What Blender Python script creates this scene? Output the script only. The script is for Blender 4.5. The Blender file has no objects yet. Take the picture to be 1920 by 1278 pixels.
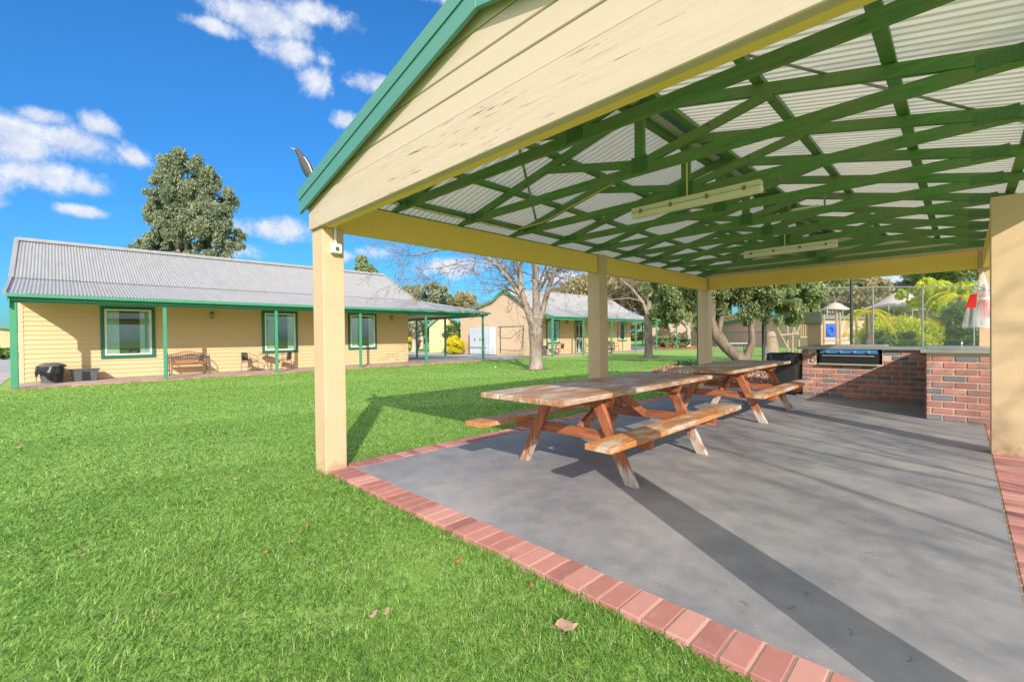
import bpy, math, random
import numpy as np
from mathutils import Vector, Matrix
rng = random.Random(7); nr = np.random.default_rng(7)
sc = bpy.context.scene; COL = sc.collection
PI = math.pi
# ------------------------------------------------------------------ camera
F = 848.99; H = 1.3
CR = Vector((0.70818158, 0.7059331, -0.01171739)); CD = Vector((-0.001882, -0.01470862, -0.99989005)); CF = Vector((-0.70602783, 0.70812577, -0.0090878))
cam = bpy.data.cameras.new('camera'); co = bpy.data.objects.new('camera', cam); COL.objects.link(co)
cam.sensor_width = 36; cam.lens = F/1920*36; cam.clip_start = 0.05; cam.clip_end = 2000
m = Matrix((CR, -CD, -CF)).transposed().to_4x4(); m.translation = Vector((0, 0, H)); co.matrix_world = m
sc.camera = co
def ray(u, v): return CR*((u-960)/F) + CD*((v-639)/F) + CF
def at(u, D, z=0.0):            # the place z metres up that stands D metres out along the view in column u
    b = Vector((0, 0, H)) + CF*D + CR*((u-960)/F*D)
    t = (z-b.z)/CD.z
    return b + CD*t
# ------------------------------------------------------------------ helpers
class MB:
    def __init__(s): s.v = []; s.f = []; s.r = []
    def add(s, vs, fs, r=0.5):
        n = len(s.v); s.v += [tuple(p) for p in vs]
        for q in fs: s.f.append(tuple(i+n for i in q)); s.r.append(r)
        return s
    def box(s, x0, y0, z0, x1, y1, z1, r=0.5):
        return s.add([(x0,y0,z0),(x1,y0,z0),(x1,y1,z0),(x0,y1,z0),(x0,y0,z1),(x1,y0,z1),(x1,y1,z1),(x0,y1,z1)],
                     [(0,3,2,1),(4,5,6,7),(0,1,5,4),(1,2,6,5),(2,3,7,6),(3,0,4,7)], r)
    def bar(s, a, b, w, h, up=(0,0,1), r=0.5):      # rectangular bar from a to b, w across, h along up
        a = Vector(a); b = Vector(b); d = (b-a).normalized(); u = Vector(up)
        x = d.cross(u)
        if x.length < 1e-4: x = d.cross(Vector((1,0,0)))
        x.normalize(); u = x.cross(d)
        vs = [p + x*sx*w/2 + u*su*h/2 for p in (a, b) for sx, su in ((-1,-1),(1,-1),(1,1),(-1,1))]
        return s.add(vs, [(0,1,2,3),(7,6,5,4),(0,4,5,1),(1,5,6,2),(2,6,7,3),(3,7,4,0)], r)
    def tube(s, pts, rad, n=8, cap=True, r=0.5):
        P = [Vector(p) for p in pts]
        if not isinstance(rad, (list, tuple)): rad = [rad]*len(P)
        vs = []; prev = None
        for i, p in enumerate(P):
            d = (P[min(i+1, len(P)-1)] - P[max(i-1, 0)]).normalized()
            if prev is None:
                x = d.cross(Vector((0.13, 0.21, 1)))
                if x.length < 0.1: x = d.cross(Vector((1, 0, 0)))
            else: x = prev - d*prev.dot(d)
            x.normalize(); prev = x; y = d.cross(x)
            for k in range(n):
                a = 2*PI*k/n; vs.append(p + (x*math.cos(a)+y*math.sin(a))*rad[i])
        fs = []
        for i in range(len(P)-1):
            for k in range(n):
                k2 = (k+1) % n; fs.append((i*n+k, i*n+k2, (i+1)*n+k2, (i+1)*n+k))
        if cap and n > 2: fs += [tuple(range(n-1, -1, -1)), tuple((len(P)-1)*n+k for k in range(n))]
        return s.add(vs, fs, r)
    def lathe(s, c, prof, n=24, r=0.5, sx=1, sy=1):        # prof: (radius, z)
        c = Vector(c); vs = []
        for (R, z) in prof:
            for k in range(n):
                a = 2*PI*k/n; vs.append(c + Vector((math.cos(a)*R*sx, math.sin(a)*R*sy, z)))
        fs = []
        for i in range(len(prof)-1):
            for k in range(n):
                k2 = (k+1) % n; fs.append((i*n+k, i*n+k2, (i+1)*n+k2, (i+1)*n+k))
        fs.append(tuple(range(n-1, -1, -1))); fs.append(tuple((len(prof)-1)*n+k for k in range(n)))
        return s.add(vs, fs, r)
    def prism(s, poly, ax, a0, a1, r=0.5):          # poly in the two other axes, extruded along axis ax
        def P(p, a):
            return {0: (a, p[0], p[1]), 1: (p[0], a, p[1]), 2: (p[0], p[1], a)}[ax]
        n = len(poly); vs = [P(p, a0) for p in poly] + [P(p, a1) for p in poly]
        fs = [tuple(range(n)), tuple(range(2*n-1, n-1, -1))] + [(i, i+n, (i+1) % n+n, (i+1) % n) for i in range(n)]
        return s.add(vs, fs, r)
    def ball(s, c, R, n=10, m_=7, sc_=(1,1,1), r=0.5):
        prof = [(math.sin(PI*i/m_), -math.cos(PI*i/m_)) for i in range(m_+1)]
        c = Vector(c); vs = []
        for (q, z) in prof:
            for k in range(n):
                a = 2*PI*k/n; vs.append(c + Vector((max(q, 1e-3)*math.cos(a)*sc_[0], max(q, 1e-3)*math.sin(a)*sc_[1], z*sc_[2]))*R)
        fs = [(i*n+k, i*n+(k+1) % n, (i+1)*n+(k+1) % n, (i+1)*n+k) for i in range(m_) for k in range(n)]
        return s.add(vs, fs, r)
    def build(s, name, mat, parent=None, smooth=None, bevel=0, bseg=1):
        me = bpy.data.meshes.new(name)
        off = Vector((0,0,0))
        t = parent
        while t is not None:
            if 'ox' in BASE.get(t.name, {}): off = Vector(BASE[t.name]['ox'])
            t = t.parent
        me.from_pydata([(p[0]-off.x, p[1]-off.y, p[2]-off.z) for p in s.v], [], s.f)
        at_ = me.attributes.new('rnd', 'FLOAT', 'FACE'); at_.data.foreach_set('value', s.r)
        import bmesh
        bm = bmesh.new(); bm.from_mesh(me); bmesh.ops.recalc_face_normals(bm, faces=bm.faces); bm.to_mesh(me); bm.free()
        if smooth is not None:
            me.shade_smooth(); me.set_sharp_from_angle(angle=math.radians(smooth))
        o = bpy.data.objects.new(name, me); COL.objects.link(o); me.materials.append(mat)
        if parent: o.parent = parent
        if bevel:
            b = o.modifiers.new('bevel', 'BEVEL'); b.width = bevel; b.segments = bseg; b.limit_method = 'ANGLE'; b.angle_limit = math.radians(40)
        return o
BASE = {}
def tag(o, label=None, cat=None, group=None, kind=None):
    if label: o['label'] = label
    if cat: o['category'] = cat
    if group: o['group'] = group
    if kind: o['kind'] = kind
    return o
def thing(name, loc, label, cat, group=None, rz=0):
    o = bpy.data.objects.new(name, None); COL.objects.link(o); o.location = loc; o.rotation_euler = (0, 0, rz)
    o.empty_display_size = 0.2
    BASE[o.name] = {'ox': tuple(loc)}
    return tag(o, label, cat, group)
def kids(o): return [c for c in bpy.data.objects if c.parent == o]
def copy_tree(o, parent=None):
    c = o.copy(); COL.objects.link(c); c.parent = parent
    for ch in kids(o): copy_tree(ch, c)
    return c
def fastmesh(name, V, FA, rnd, mat, parent=None):    # V (n,3) FA (m,k) rnd (m,)
    me = bpy.data.meshes.new(name)
    off = np.zeros(3); t = parent
    while t is not None:
        if t.name in BASE: off = np.array(BASE[t.name]['ox'])
        t = t.parent
    V = (V-off).astype(np.float32); k = FA.shape[1]
    me.vertices.add(len(V)); me.vertices.foreach_set('co', V.ravel())
    me.loops.add(FA.size); me.loops.foreach_set('vertex_index', FA.ravel().astype(np.int32))
    me.polygons.add(len(FA)); me.polygons.foreach_set('loop_start', (np.arange(len(FA))*k).astype(np.int32))
    me.update(calc_edges=True)
    a = me.attributes.new('rnd', 'FLOAT', 'FACE'); a.data.foreach_set('value', rnd.astype(np.float32))
    o = bpy.data.objects.new(name, me); COL.objects.link(o); me.materials.append(mat)
    if parent: o.parent = parent
    return o
# ------------------------------------------------------------------ materials
def nodes(name):
    m_ = bpy.data.materials.new(name); m_.use_nodes = True; nt = m_.node_tree
    return m_, nt, nt.nodes['Principled BSDF']
def N(nt, t, **kw):
    n = nt.nodes.new(t)
    for k, v in kw.items():
        if k.startswith('_'): setattr(n, k[1:], v)
        else: n.inputs[k.replace('__', ' ')].default_value = v
    return n
def c4(c): return (c[0], c[1], c[2], 1)
def ramp(nt, src, stops, mode='LINEAR'):
    r = nt.nodes.new('ShaderNodeValToRGB'); r.color_ramp.interpolation = mode
    e = r.color_ramp.elements
    while len(e) < len(stops): e.new(0.5)
    for i, (p, c) in enumerate(stops): e[i].position = p; e[i].color = c4(c)
    nt.links.new(src, r.inputs[0]); return r.outputs[0]
def coords(nt, scale=(1,1,1), kind='Object'):
    tc = nt.nodes.new('ShaderNodeTexCoord'); mp = nt.nodes.new('ShaderNodeMapping'); mp.inputs['Scale'].default_value = scale
    nt.links.new(tc.outputs[kind], mp.inputs[0]); return mp.outputs[0]
def noise(nt, vec, scale, detail=4, rough=0.6, out='Fac'):
    n = N(nt, 'ShaderNodeTexNoise', Scale=scale, Detail=detail, Roughness=rough)
    nt.links.new(vec, n.inputs['Vector']); return n.outputs[out]
def mixc(nt, fac, a, b, typ='MIX'):
    x = nt.nodes.new('ShaderNodeMix'); x.data_type = 'RGBA'; x.blend_type = typ
    for s, v in ((x.inputs[0], fac), (x.inputs[6], a), (x.inputs[7], b)):
        if isinstance(v, (int, float)): s.default_value = v
        elif isinstance(v, (tuple, list)): s.default_value = c4(v)
        else: nt.links.new(v, s)
    return x.outputs[2]
def bump(nt, p, h, strength=0.3, dist=0.01):
    b = N(nt, 'ShaderNodeBump', Strength=strength, Distance=dist); nt.links.new(h, b.inputs['Height']); nt.links.new(b.outputs[0], p.inputs['Normal'])
def paint(name, c, rough=0.5, dirt=0.12, scale=2.0, bmp=0.15, dc=None, fine=60, metal=0, spec=None):
    m_, nt, p = nodes(name); v = coords(nt)
    dc = dc or tuple(x*0.6 for x in c)
    f = ramp(nt, noise(nt, v, scale, 6, 0.65), [(0.35, (0,0,0)), (0.75, (1,1,1))])
    mm = nt.nodes.new('ShaderNodeMath'); mm.operation = 'MULTIPLY'; nt.links.new(f, mm.inputs[0]); mm.inputs[1].default_value = dirt*3
    nt.links.new(mixc(nt, mm.outputs[0], c, dc), p.inputs['Base Color'])
    p.inputs['Roughness'].default_value = rough; p.inputs['Metallic'].default_value = metal
    if spec is not None: p.inputs['Specular IOR Level'].default_value = spec
    if bmp: bump(nt, p, noise(nt, v, fine, 3, 0.5), bmp, 0.002)
    return m_
def leafmat(name, ramp_stops, trans=0.35, rough=0.5):
    m_, nt, p = nodes(name)
    a = N(nt, 'ShaderNodeAttribute', _attribute_name='rnd')
    c = ramp(nt, a.outputs['Fac'], ramp_stops)
    nt.links.new(c, p.inputs['Base Color']); p.inputs['Roughness'].default_value = rough; p.inputs['Specular IOR Level'].default_value = 0.25
    t = nt.nodes.new('ShaderNodeBsdfTranslucent'); nt.links.new(c, t.inputs[0])
    mx = nt.nodes.new('ShaderNodeMixShader'); mx.inputs[0].default_value = trans
    nt.links.new(p.outputs[0], mx.inputs[1]); nt.links.new(t.outputs[0], mx.inputs[2])
    nt.links.new(mx.outputs[0], nt.nodes['Material Output'].inputs[0])
    return m_
def woodpaint(name, c, dc, axis, amt=0.25, crack=False, rough=0.55):       # painted sawn timber, grain along axis
    m_, nt, p = nodes(name); s = [6, 6, 6]; s[axis] = 0.35
    v = coords(nt, tuple(s)); v1 = coords(nt)
    g = noise(nt, v, 6, 8, 0.7)
    big = noise(nt, v1, 1.7, 5, 0.6)
    f = ramp(nt, g, [(0.42, (0,0,0)), (0.68, (1,1,1))])
    mm = nt.nodes.new('ShaderNodeMath'); mm.operation = 'MULTIPLY'; nt.links.new(f, mm.inputs[0]); nt.links.new(big, mm.inputs[1])
    m2 = nt.nodes.new('ShaderNodeMath'); m2.operation = 'MULTIPLY'; nt.links.new(mm.outputs[0], m2.inputs[0]); m2.inputs[1].default_value = amt*2
    base = mixc(nt, m2.outputs[0], c, dc)
    if crack:
        s2 = [16, 16, 16]; s2[axis] = 0.9
        cr = noise(nt, coords(nt, tuple(s2)), 4, 6, 0.75)
        pat = ramp(nt, noise(nt, v1, 1.3, 3, 0.5), [(0.42, (0,0,0)), (0.56, (1,1,1))])
        cf = ramp(nt, cr, [(0.59, (0,0,0)), (0.65, (1,1,1))])
        m3 = nt.nodes.new('ShaderNodeMath'); m3.operation = 'MULTIPLY'; nt.links.new(cf, m3.inputs[0]); nt.links.new(pat, m3.inputs[1])
        base = mixc(nt, m3.outputs[0], base, (0.16, 0.11, 0.07))
    nt.links.new(base, p.inputs['Base Color']); p.inputs['Roughness'].default_value = rough
    bump(nt, p, g, 0.35, 0.004)
    return m_
CREAM = (0.66, 0.48, 0.31); CLAD = (0.68, 0.475, 0.27); GREEN = (0.05, 0.27, 0.17)
M = {}
M['post'] = paint('cream_post_paint', (0.69, 0.49, 0.32), 0.55, 0.14, 3, 0.35, (0.56, 0.38, 0.20), 30)
def splash(mt, z0, z1, col):
    nt = mt.node_tree; p = nt.nodes['Principled BSDF']; old = p.inputs['Base Color'].links[0].from_socket
    tc = nt.nodes.new('ShaderNodeTexCoord'); sx = nt.nodes.new('ShaderNodeSeparateXYZ'); nt.links.new(tc.outputs['Object'], sx.inputs[0])
    mr = N(nt, 'ShaderNodeMapRange'); nt.links.new(sx.outputs['Z'], mr.inputs[0]); mr.inputs[1].default_value = z0; mr.inputs[2].default_value = z1; mr.inputs[3].default_value = .32; mr.inputs[4].default_value = 0
    n_ = noise(nt, tc.outputs['Object'], 14, 7, .7); ad = nt.nodes.new('ShaderNodeMath'); nt.links.new(n_, ad.inputs[0]); nt.links.new(mr.outputs[0], ad.inputs[1])
    nt.links.new(mixc(nt, ramp(nt, ad.outputs[0], [(.62, (0,0,0)), (.78, (.8,.8,.8))]), old, col), p.inputs['Base Color'])
splash(M['post'], -.03, .16, (.40, .27, .17))
M['beamx'] = woodpaint('weathered_cream_board', (0.60, 0.48, 0.38), (0.46, 0.35, 0.23), 0, 0.35, True)
M['board'] = woodpaint('cream_gable_board', (0.60, 0.485, 0.38), (0.56, 0.45, 0.30), 0, 0.15)
M['yellow'] = paint('mustard_beam_paint', (0.93, 0.63, 0.14), 0.5, 0.08, 2, 0.2, (0.82, 0.52, 0.09), 30)
M['barge'] = paint('teal_barge_paint', (0.085, 0.27, 0.235), 0.4, 0.08, 3, 0.1, (0.10, 0.25, 0.20))
def greenwood(name, axis):
    m_, nt, p = nodes(name); s = [5, 5, 5]; s[axis] = 0.5
    v = coords(nt, tuple(s)); v1 = coords(nt)
    g = noise(nt, v, 8, 8, 0.7)
    c1 = ramp(nt, g, [(0.3, (0.055, 0.16, 0.035)), (0.7, (0.13, 0.30, 0.075))])
    kn = ramp(nt, noise(nt, v1, 3.1, 4, 0.6), [(0.42, (0,0,0)), (0.62, (1,1,1))])
    c2 = mixc(nt, kn, c1, (0.15, 0.23, 0.07))
    dk = ramp(nt, noise(nt, v1, 5.3, 3, 0.5), [(0.68, (0,0,0)), (0.74, (1,1,1))])
    c3 = mixc(nt, dk, c2, (0.03, 0.09, 0.03))
    nt.links.new(c3, p.inputs['Base Color']); p.inputs['Roughness'].default_value = 0.6
    bump(nt, p, g, 0.5, 0.004); return m_
M['gwx'] = greenwood('green_sawn_timber', 0); M['gwy'] = greenwood('green_sawn_purlin', 1)
M['plate'] = paint('painted_nail_plate', (0.075, 0.19, 0.055), 0.38, 0.1, 12, 0.1, metal=0.3)
M['green'] = paint('green_trim_paint', (0.06, 0.29, 0.17), 0.4, 0.08, 3, 0.1)
M['dgreen'] = paint('dark_green_window_paint', (0.02, 0.15, 0.10), 0.4, 0.08, 3, 0.05)
M['clad'] = paint('cream_cladding_paint', CLAD, 0.5, 0.06, 1.5, 0.1, (0.62, 0.42, 0.22))
M['clad2'] = paint('pale_cream_cladding_paint', (0.66, 0.50, 0.34), 0.5, 0.08, 1.5, 0.1, (0.54, 0.40, 0.26))
M['white'] = paint('white_frame_paint', (0.8, 0.78, 0.7), 0.4, 0.05, 3, 0)
M['steel'] = paint('galvanised_strap', (0.45, 0.45, 0.42), 0.4, 0.1, 8, 0.1, metal=0.6)
M['bracket'] = paint('dark_clip_metal', (0.28, 0.22, 0.12), 0.5, 0.1, 8, 0)
def sheetmat(name, top, under, rough=0.45, trans_lift=False):
    m_, nt, p = nodes(name); g = nt.nodes.new('ShaderNodeNewGeometry'); v = coords(nt)
    st = ramp(nt, noise(nt, coords(nt, (0.4, 3, 0.4)), 2.5, 5, 0.6), [(0.35, (0,0,0)), (0.8, (1,1,1))])
    t2 = mixc(nt, st, top, tuple(x*0.78 for x in top))
    nt.links.new(mixc(nt, g.outputs['Backfacing'], t2, under), p.inputs['Base Color'])
    p.inputs['Roughness'].default_value = rough; p.inputs['Metallic'].default_value = 0.0
    if trans_lift:
        t = nt.nodes.new('ShaderNodeBsdfTranslucent'); t.inputs[0].default_value = c4(under); mx = nt.nodes.new('ShaderNodeMixShader'); mx.inputs[0].default_value = trans_lift  # translucent share added to brighten the underside of the sheet
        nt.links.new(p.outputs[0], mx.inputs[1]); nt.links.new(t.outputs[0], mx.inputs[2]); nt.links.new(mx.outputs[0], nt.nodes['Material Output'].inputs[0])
    return m_
M['cotroof'] = sheetmat('grey_corrugated_steel', (0.36, 0.36, 0.365), (0.40, 0.40, 0.38))
M['bqroof'] = sheetmat('cream_backed_light_lifted_sheet', (0.5, 0.5, 0.48), (0.86, 0.81, 0.72), 0.55, 0.31)  # opaque steel made partly translucent so its underside looks lit
def concmat(name, c1, c2, c3, rough=0.6, sc_=0.8):
    m_, nt, p = nodes(name); v = coords(nt)
    a = noise(nt, v, sc_, 8, 0.62); b = noise(nt, v, 4.5, 8, 0.7); f = noise(nt, v, 90, 3, 0.6)
    x = ramp(nt, a, [(0.32, c1), (0.52, c2), (0.72, c3)])
    y = mixc(nt, ramp(nt, b, [(0.40, (0,0,0)), (0.72, (0.55,0.55,0.55))]), x, c3)
    sp = ramp(nt, noise(nt, v, 30, 4, 0.7), [(0.66, (0,0,0)), (0.74, (1,1,1))])
    y = mixc(nt, sp, y, tuple(min(1, q*1.35) for q in c3))
    nt.links.new(y, p.inputs['Base Color']); rr = ramp(nt, b, [(0.3, (rough-0.15,)*3), (0.7, (rough+0.15,)*3)])
    nt.links.new(rr, p.inputs['Roughness']); bump(nt, p, f, 0.25, 0.002); return m_
M['slab'] = concmat('troweled_grey_concrete', (0.165, 0.175, 0.198), (0.25, 0.25, 0.262), (0.40, 0.375, 0.355), 0.6)
M['verslab'] = concmat('verandah_concrete', (0.36, 0.30, 0.27), (0.44, 0.37, 0.33), (0.50, 0.43, 0.39), 0.8)
M['road'] = concmat('grey_asphalt_drive', (0.30, 0.30, 0.31), (0.38, 0.38, 0.39), (0.46, 0.45, 0.44), 0.85)
def attrcol(name, stops, rough=0.8, nscale=25, namt=0.35, nc=(0.1, 0.09, 0.09), bmp=0.4, mode='LINEAR'):
    m_, nt, p = nodes(name); a = N(nt, 'ShaderNodeAttribute', _attribute_name='rnd'); v = coords(nt)
    c = ramp(nt, a.outputs['Fac'], stops, mode)
    n = noise(nt, v, nscale, 6, 0.65)
    f = ramp(nt, n, [(0.5, (0,0,0)), (0.7, (namt,)*3)])
    nt.links.new(mixc(nt, f, c, nc), p.inputs['Base Color']); p.inputs['Roughness'].default_value = rough
    bump(nt, p, noise(nt, v, nscale*2, 5, 0.6), bmp, 0.004); return m_
M['brick'] = attrcol('clinker_brick', [(0.0, (0.50, 0.20, 0.16)), (0.25, (0.60, 0.30, 0.25)), (0.45, (0.42, 0.17, 0.15)), (0.56, (0.36, 0.20, 0.19)), (0.62, (0.17, 0.16, 0.18)), (1.0, (0.26, 0.25, 0.27))], 0.8, 9, 0.85, (0.20, 0.17, 0.19))
M['paver'] = attrcol('red_brick_paver', [(0, (0.31, 0.125, 0.11)), (0.5, (0.45, 0.19, 0.16)), (1, (0.58, 0.29, 0.24))], 0.75, 12, 0.3, (0.58, 0.36, 0.30), 0.2)
M['mortar'] = paint('sandy_mortar', (0.72, 0.57, 0.43), 0.9, 0.2, 12, 0.5, (0.5, 0.38, 0.28), 80)
def tablewood(name, axis, tops=False):
    m_, nt, p = nodes(name); s = [9, 9, 9]; s[axis] = 0.8
    v = coords(nt, tuple(s)); v1 = coords(nt)
    g = noise(nt, v, 3, 8, 0.7)
    c = ramp(nt, g, [(0.3, (0.20, 0.055, 0.025)), (0.5, (0.38, 0.12, 0.05)), (0.7, (0.50, 0.20, 0.10))])
    if tops: c = ramp(nt, g, [(0.3, (0.22, 0.10, 0.05)), (0.5, (0.42, 0.20, 0.10)), (0.7, (0.56, 0.35, 0.20))])
    s2 = [3.2, 3.2, 3.2]; s2[axis] = 1.1
    w = noise(nt, coords(nt, tuple(s2)), 2.2, 8, 0.68)
    lo = 0.46 if tops else 0.60
    f = ramp(nt, w, [(lo, (0,0,0)), (lo+0.14, (1,1,1))])
    gr = ramp(nt, g, [(0.35, (0.42, 0.34, 0.28)), (0.65, (0.68, 0.60, 0.52))])
    if not tops:      # ends of the legs worn down to bare wood near the ground
        sx = nt.nodes.new('ShaderNodeSeparateXYZ'); tc = nt.nodes.new('ShaderNodeTexCoord'); nt.links.new(tc.outputs['Object'], sx.inputs[0])
        mr = N(nt, 'ShaderNodeMapRange'); nt.links.new(sx.outputs['Z'], mr.inputs[0]); mr.inputs[1].default_value = 0.0; mr.inputs[2].default_value = 0.38; mr.inputs[3].default_value = 0.26; mr.inputs[4].default_value = 0.0
        ad = nt.nodes.new('ShaderNodeMath'); nt.links.new(w, ad.inputs[0]); nt.links.new(mr.outputs[0], ad.inputs[1])
        f = ramp(nt, ad.outputs[0], [(0.6, (0,0,0)), (0.72, (1,1,1))])
    nt.links.new(mixc(nt, f, c, gr), p.inputs['Base Color'])
    p.inputs['Roughness'].default_value = 0.42 if tops else 0.6
    bump(nt, p, g, 0.5, 0.003); return m_
M['ttop'] = tablewood('weathered_table_timber', 1, True); M['tleg'] = tablewood('stained_leg_timber', 2); M['tbeam'] = tablewood('stained_beam_timber', 0)
M['bench'] = None
def benchwood():
    m_, nt, p = nodes('worn_orange_seat_timber'); v = coords(nt, (9, 0.8, 9)); g = noise(nt, v, 3, 8, 0.7)
    c = ramp(nt, g, [(0.3, (0.32, 0.12, 0.04)), (0.5, (0.54, 0.23, 0.08)), (0.7, (0.64, 0.33, 0.14))])
    w = noise(nt, coords(nt, (3.5, 1.0, 3.5)), 2.0, 8, 0.7)
    f = ramp(nt, w, [(0.51, (0,0,0)), (0.60, (1,1,1))])
    nt.links.new(mixc(nt, f, c, (0.60, 0.50, 0.40)), p.inputs['Base Color']); p.inputs['Roughness'].default_value = 0.5; bump(nt, p, g, 0.5, 0.003); return m_
M['bench'] = benchwood()
M['ssteel'] = paint('brushed_steel_counter', (0.48, 0.49, 0.45), 0.35, 0.1, 5, 0.05, metal=0.55)
M['olive'] = paint('olive_grey_enamel', (0.36, 0.38, 0.28), 0.4, 0.1, 5, 0.05)
M['blue'] = paint('blue_control_panel', (0.05, 0.20, 0.50), 0.3, 0.05, 5, 0)
M['black'] = paint('black_enamel', (0.02, 0.02, 0.02), 0.35, 0.05, 5, 0)
M['plasticbk'] = paint('black_bin_plastic', (0.035, 0.038, 0.04), 0.4, 0.1, 5, 0.1)
M['binbag'] = paint('black_bin_liner', (0.015, 0.015, 0.017), 0.18, 0.0, 5, 0)
M['greyplastic'] = paint('dark_grey_plastic', (0.10, 0.11, 0.12), 0.45, 0.1, 5, 0.1)
M['chrome'] = paint('bright_metal', (0.7, 0.7, 0.7), 0.25, 0.02, 5, 0, metal=0.9)
M['red'] = paint('red_extinguisher_paint', (0.65, 0.02, 0.03), 0.3, 0.02, 5, 0)
M['redcard'] = paint('red_tag_card', (0.80, 0.03, 0.02), 0.6, 0.02, 5, 0)
M['lampwhite'] = paint('cream_lamp_housing', (0.72, 0.70, 0.48), 0.4, 0.06, 5, 0)
M['diff'] = paint('cloudy_lamp_diffuser', (0.80, 0.76, 0.60), 0.3, 0.06, 5, 0)
M['conduit'] = paint('yellow_conduit', (0.78, 0.60, 0.14), 0.5, 0.05, 5, 0)
M['switch'] = paint('white_switch_plastic', (0.8, 0.8, 0.74), 0.4, 0.05, 5, 0)
M['zinc'] = paint('pale_blue_zinc_sheet', (0.55, 0.61, 0.68), 0.45, 0.12, 2, 0.1, (0.42, 0.48, 0.55))
M['rattan'] = paint('brown_woven_rattan', (0.12, 0.10, 0.09), 0.6, 0.2, 20, 0.5)
M['iron'] = paint('dark_cast_iron', (0.10, 0.105, 0.115), 0.45, 0.1, 9, 0.1)
M['slat'] = paint('red_brown_bench_slat', (0.42, 0.17, 0.09), 0.5, 0.15, 9, 0.2)
M['fencemet'] = paint('galvanised_fence_metal', (0.22, 0.23, 0.24), 0.5, 0.1, 9, 0)
M['darkpost'] = paint('dark_steel_post', (0.035, 0.04, 0.045), 0.5, 0.1, 9, 0)
def barkmat(name, c1, c2, sc_=6):
    m_, nt, p = nodes(name); v = coords(nt, (1, 1, 0.25)); g = noise(nt, v, sc_, 8, 0.7); b = noise(nt, coords(nt), 1.6, 4, 0.6)
    x = ramp(nt, g, [(0.35, c1), (0.65, c2)]); y = mixc(nt, ramp(nt, b, [(0.5, (0,0,0)), (0.65, (0.5,)*3)]), x, tuple(q*1.25 for q in c2))
    nt.links.new(y, p.inputs['Base Color']); p.inputs['Roughness'].default_value = 0.85; bump(nt, p, g, 0.9, 0.02); return m_
M['bark'] = barkmat('grey_brown_bark', (0.16, 0.12, 0.10), (0.38, 0.31, 0.27))
M['twig'] = barkmat('dark_twig_bark', (0.10, 0.07, 0.06), (0.26, 0.20, 0.17))
M['gumbark'] = barkmat('pale_gum_bark', (0.30, 0.25, 0.21), (0.52, 0.46, 0.40), 3)
M['dbark'] = barkmat('dark_rough_bark', (0.08, 0.06, 0.045), (0.26, 0.20, 0.15), 9)
M['gumleaf'] = leafmat('grey_green_gum_leaves', [(0, (0.12, 0.17, 0.10)), (0.5, (0.29, 0.35, 0.22)), (0.85, (0.42, 0.45, 0.29)), (1, (0.42, 0.32, 0.19))])
M['acacia'] = leafmat('olive_narrow_leaves', [(0, (0.12, 0.18, 0.06)), (0.5, (0.28, 0.36, 0.15)), (0.9, (0.46, 0.52, 0.28)), (1, (0.60, 0.52, 0.22))])
M['darkleaf'] = leafmat('deep_green_leaves', [(0, (0.05, 0.12, 0.03)), (0.6, (0.16, 0.29, 0.08)), (1, (0.34, 0.42, 0.14))])
M['olivewood'] = leafmat('dry_olive_leaves', [(0, (0.18, 0.19, 0.09)), (0.6, (0.42, 0.38, 0.20)), (1, (0.58, 0.44, 0.28))])
M['gold'] = leafmat('golden_hedge_leaves', [(0, (0.40, 0.42, 0.02)), (0.5, (0.85, 0.76, 0.03)), (1, (0.95, 0.80, 0.08))])
M['lime'] = leafmat('lime_green_leaves', [(0, (0.26, 0.40, 0.03)), (0.5, (0.58, 0.66, 0.06)), (1, (0.80, 0.76, 0.10))])
M['pink'] = leafmat('dusky_red_leaves', [(0, (0.22, 0.06, 0.05)), (1, (0.45, 0.20, 0.16))])
M['dryleaf'] = leafmat('rusty_dry_leaves', [(0, (0.30, 0.11, 0.04)), (0.6, (0.50, 0.22, 0.10)), (1, (0.58, 0.34, 0.20))], 0.2)
M['grass'] = leafmat('lawn_grass_blades', [(0, (0.05, 0.14, 0.02)), (0.4, (0.20, 0.39, 0.065)), (0.85, (0.42, 0.62, 0.17)), (0.93, (0.52, 0.66, 0.28)), (1, (0.66, 0.58, 0.38))], 0.40, 0.45)
M['strap'] = leafmat('green_strap_leaves', [(0, (0.04, 0.12, 0.05)), (1, (0.15, 0.32, 0.15))])
def lawnmat():
    m_, nt, p = nodes('lawn_turf'); v = coords(nt)
    a = noise(nt, v, 0.35, 5, 0.6); b = noise(nt, v, 2.2, 6, 0.7); f = noise(nt, v, 45, 6, 0.75)
    c = ramp(nt, f, [(0.30, (0.15, 0.31, 0.05)), (0.5, (0.24, 0.42, 0.085)), (0.70, (0.34, 0.52, 0.14))])
    c2 = mixc(nt, ramp(nt, a, [(0.35, (0,0,0)), (0.7, (0.55,)*3)]), c, (0.36, 0.50, 0.15))
    c3 = mixc(nt, ramp(nt, b, [(0.5, (0,0,0)), (0.75, (0.35,)*3)]), c2, (0.17, 0.38, 0.05))
    nt.links.new(c3, p.inputs['Base Color']); p.inputs['Roughness'].default_value = 0.8; p.inputs['Specular IOR Level'].default_value = 0.15
    bump(nt, p, f, 0.5, 0.02); return m_
M['lawn'] = lawnmat()
M['soil'] = paint('mulch_soil', (0.16, 0.09, 0.06), 0.95, 0.3, 6, 0.8, (0.28, 0.15, 0.10))
M['chip'] = attrcol('bark_chips', [(0, (0.16, 0.07, 0.05)), (0.5, (0.36, 0.19, 0.14)), (1, (0.55, 0.36, 0.28))], 0.9, 30, 0.2)
M['rust'] = attrcol('rust_red_chips', [(0, (0.30, 0.09, 0.05)), (0.5, (0.48, 0.17, 0.10)), (1, (0.60, 0.30, 0.22))], 0.9, 30, 0.2)
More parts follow.
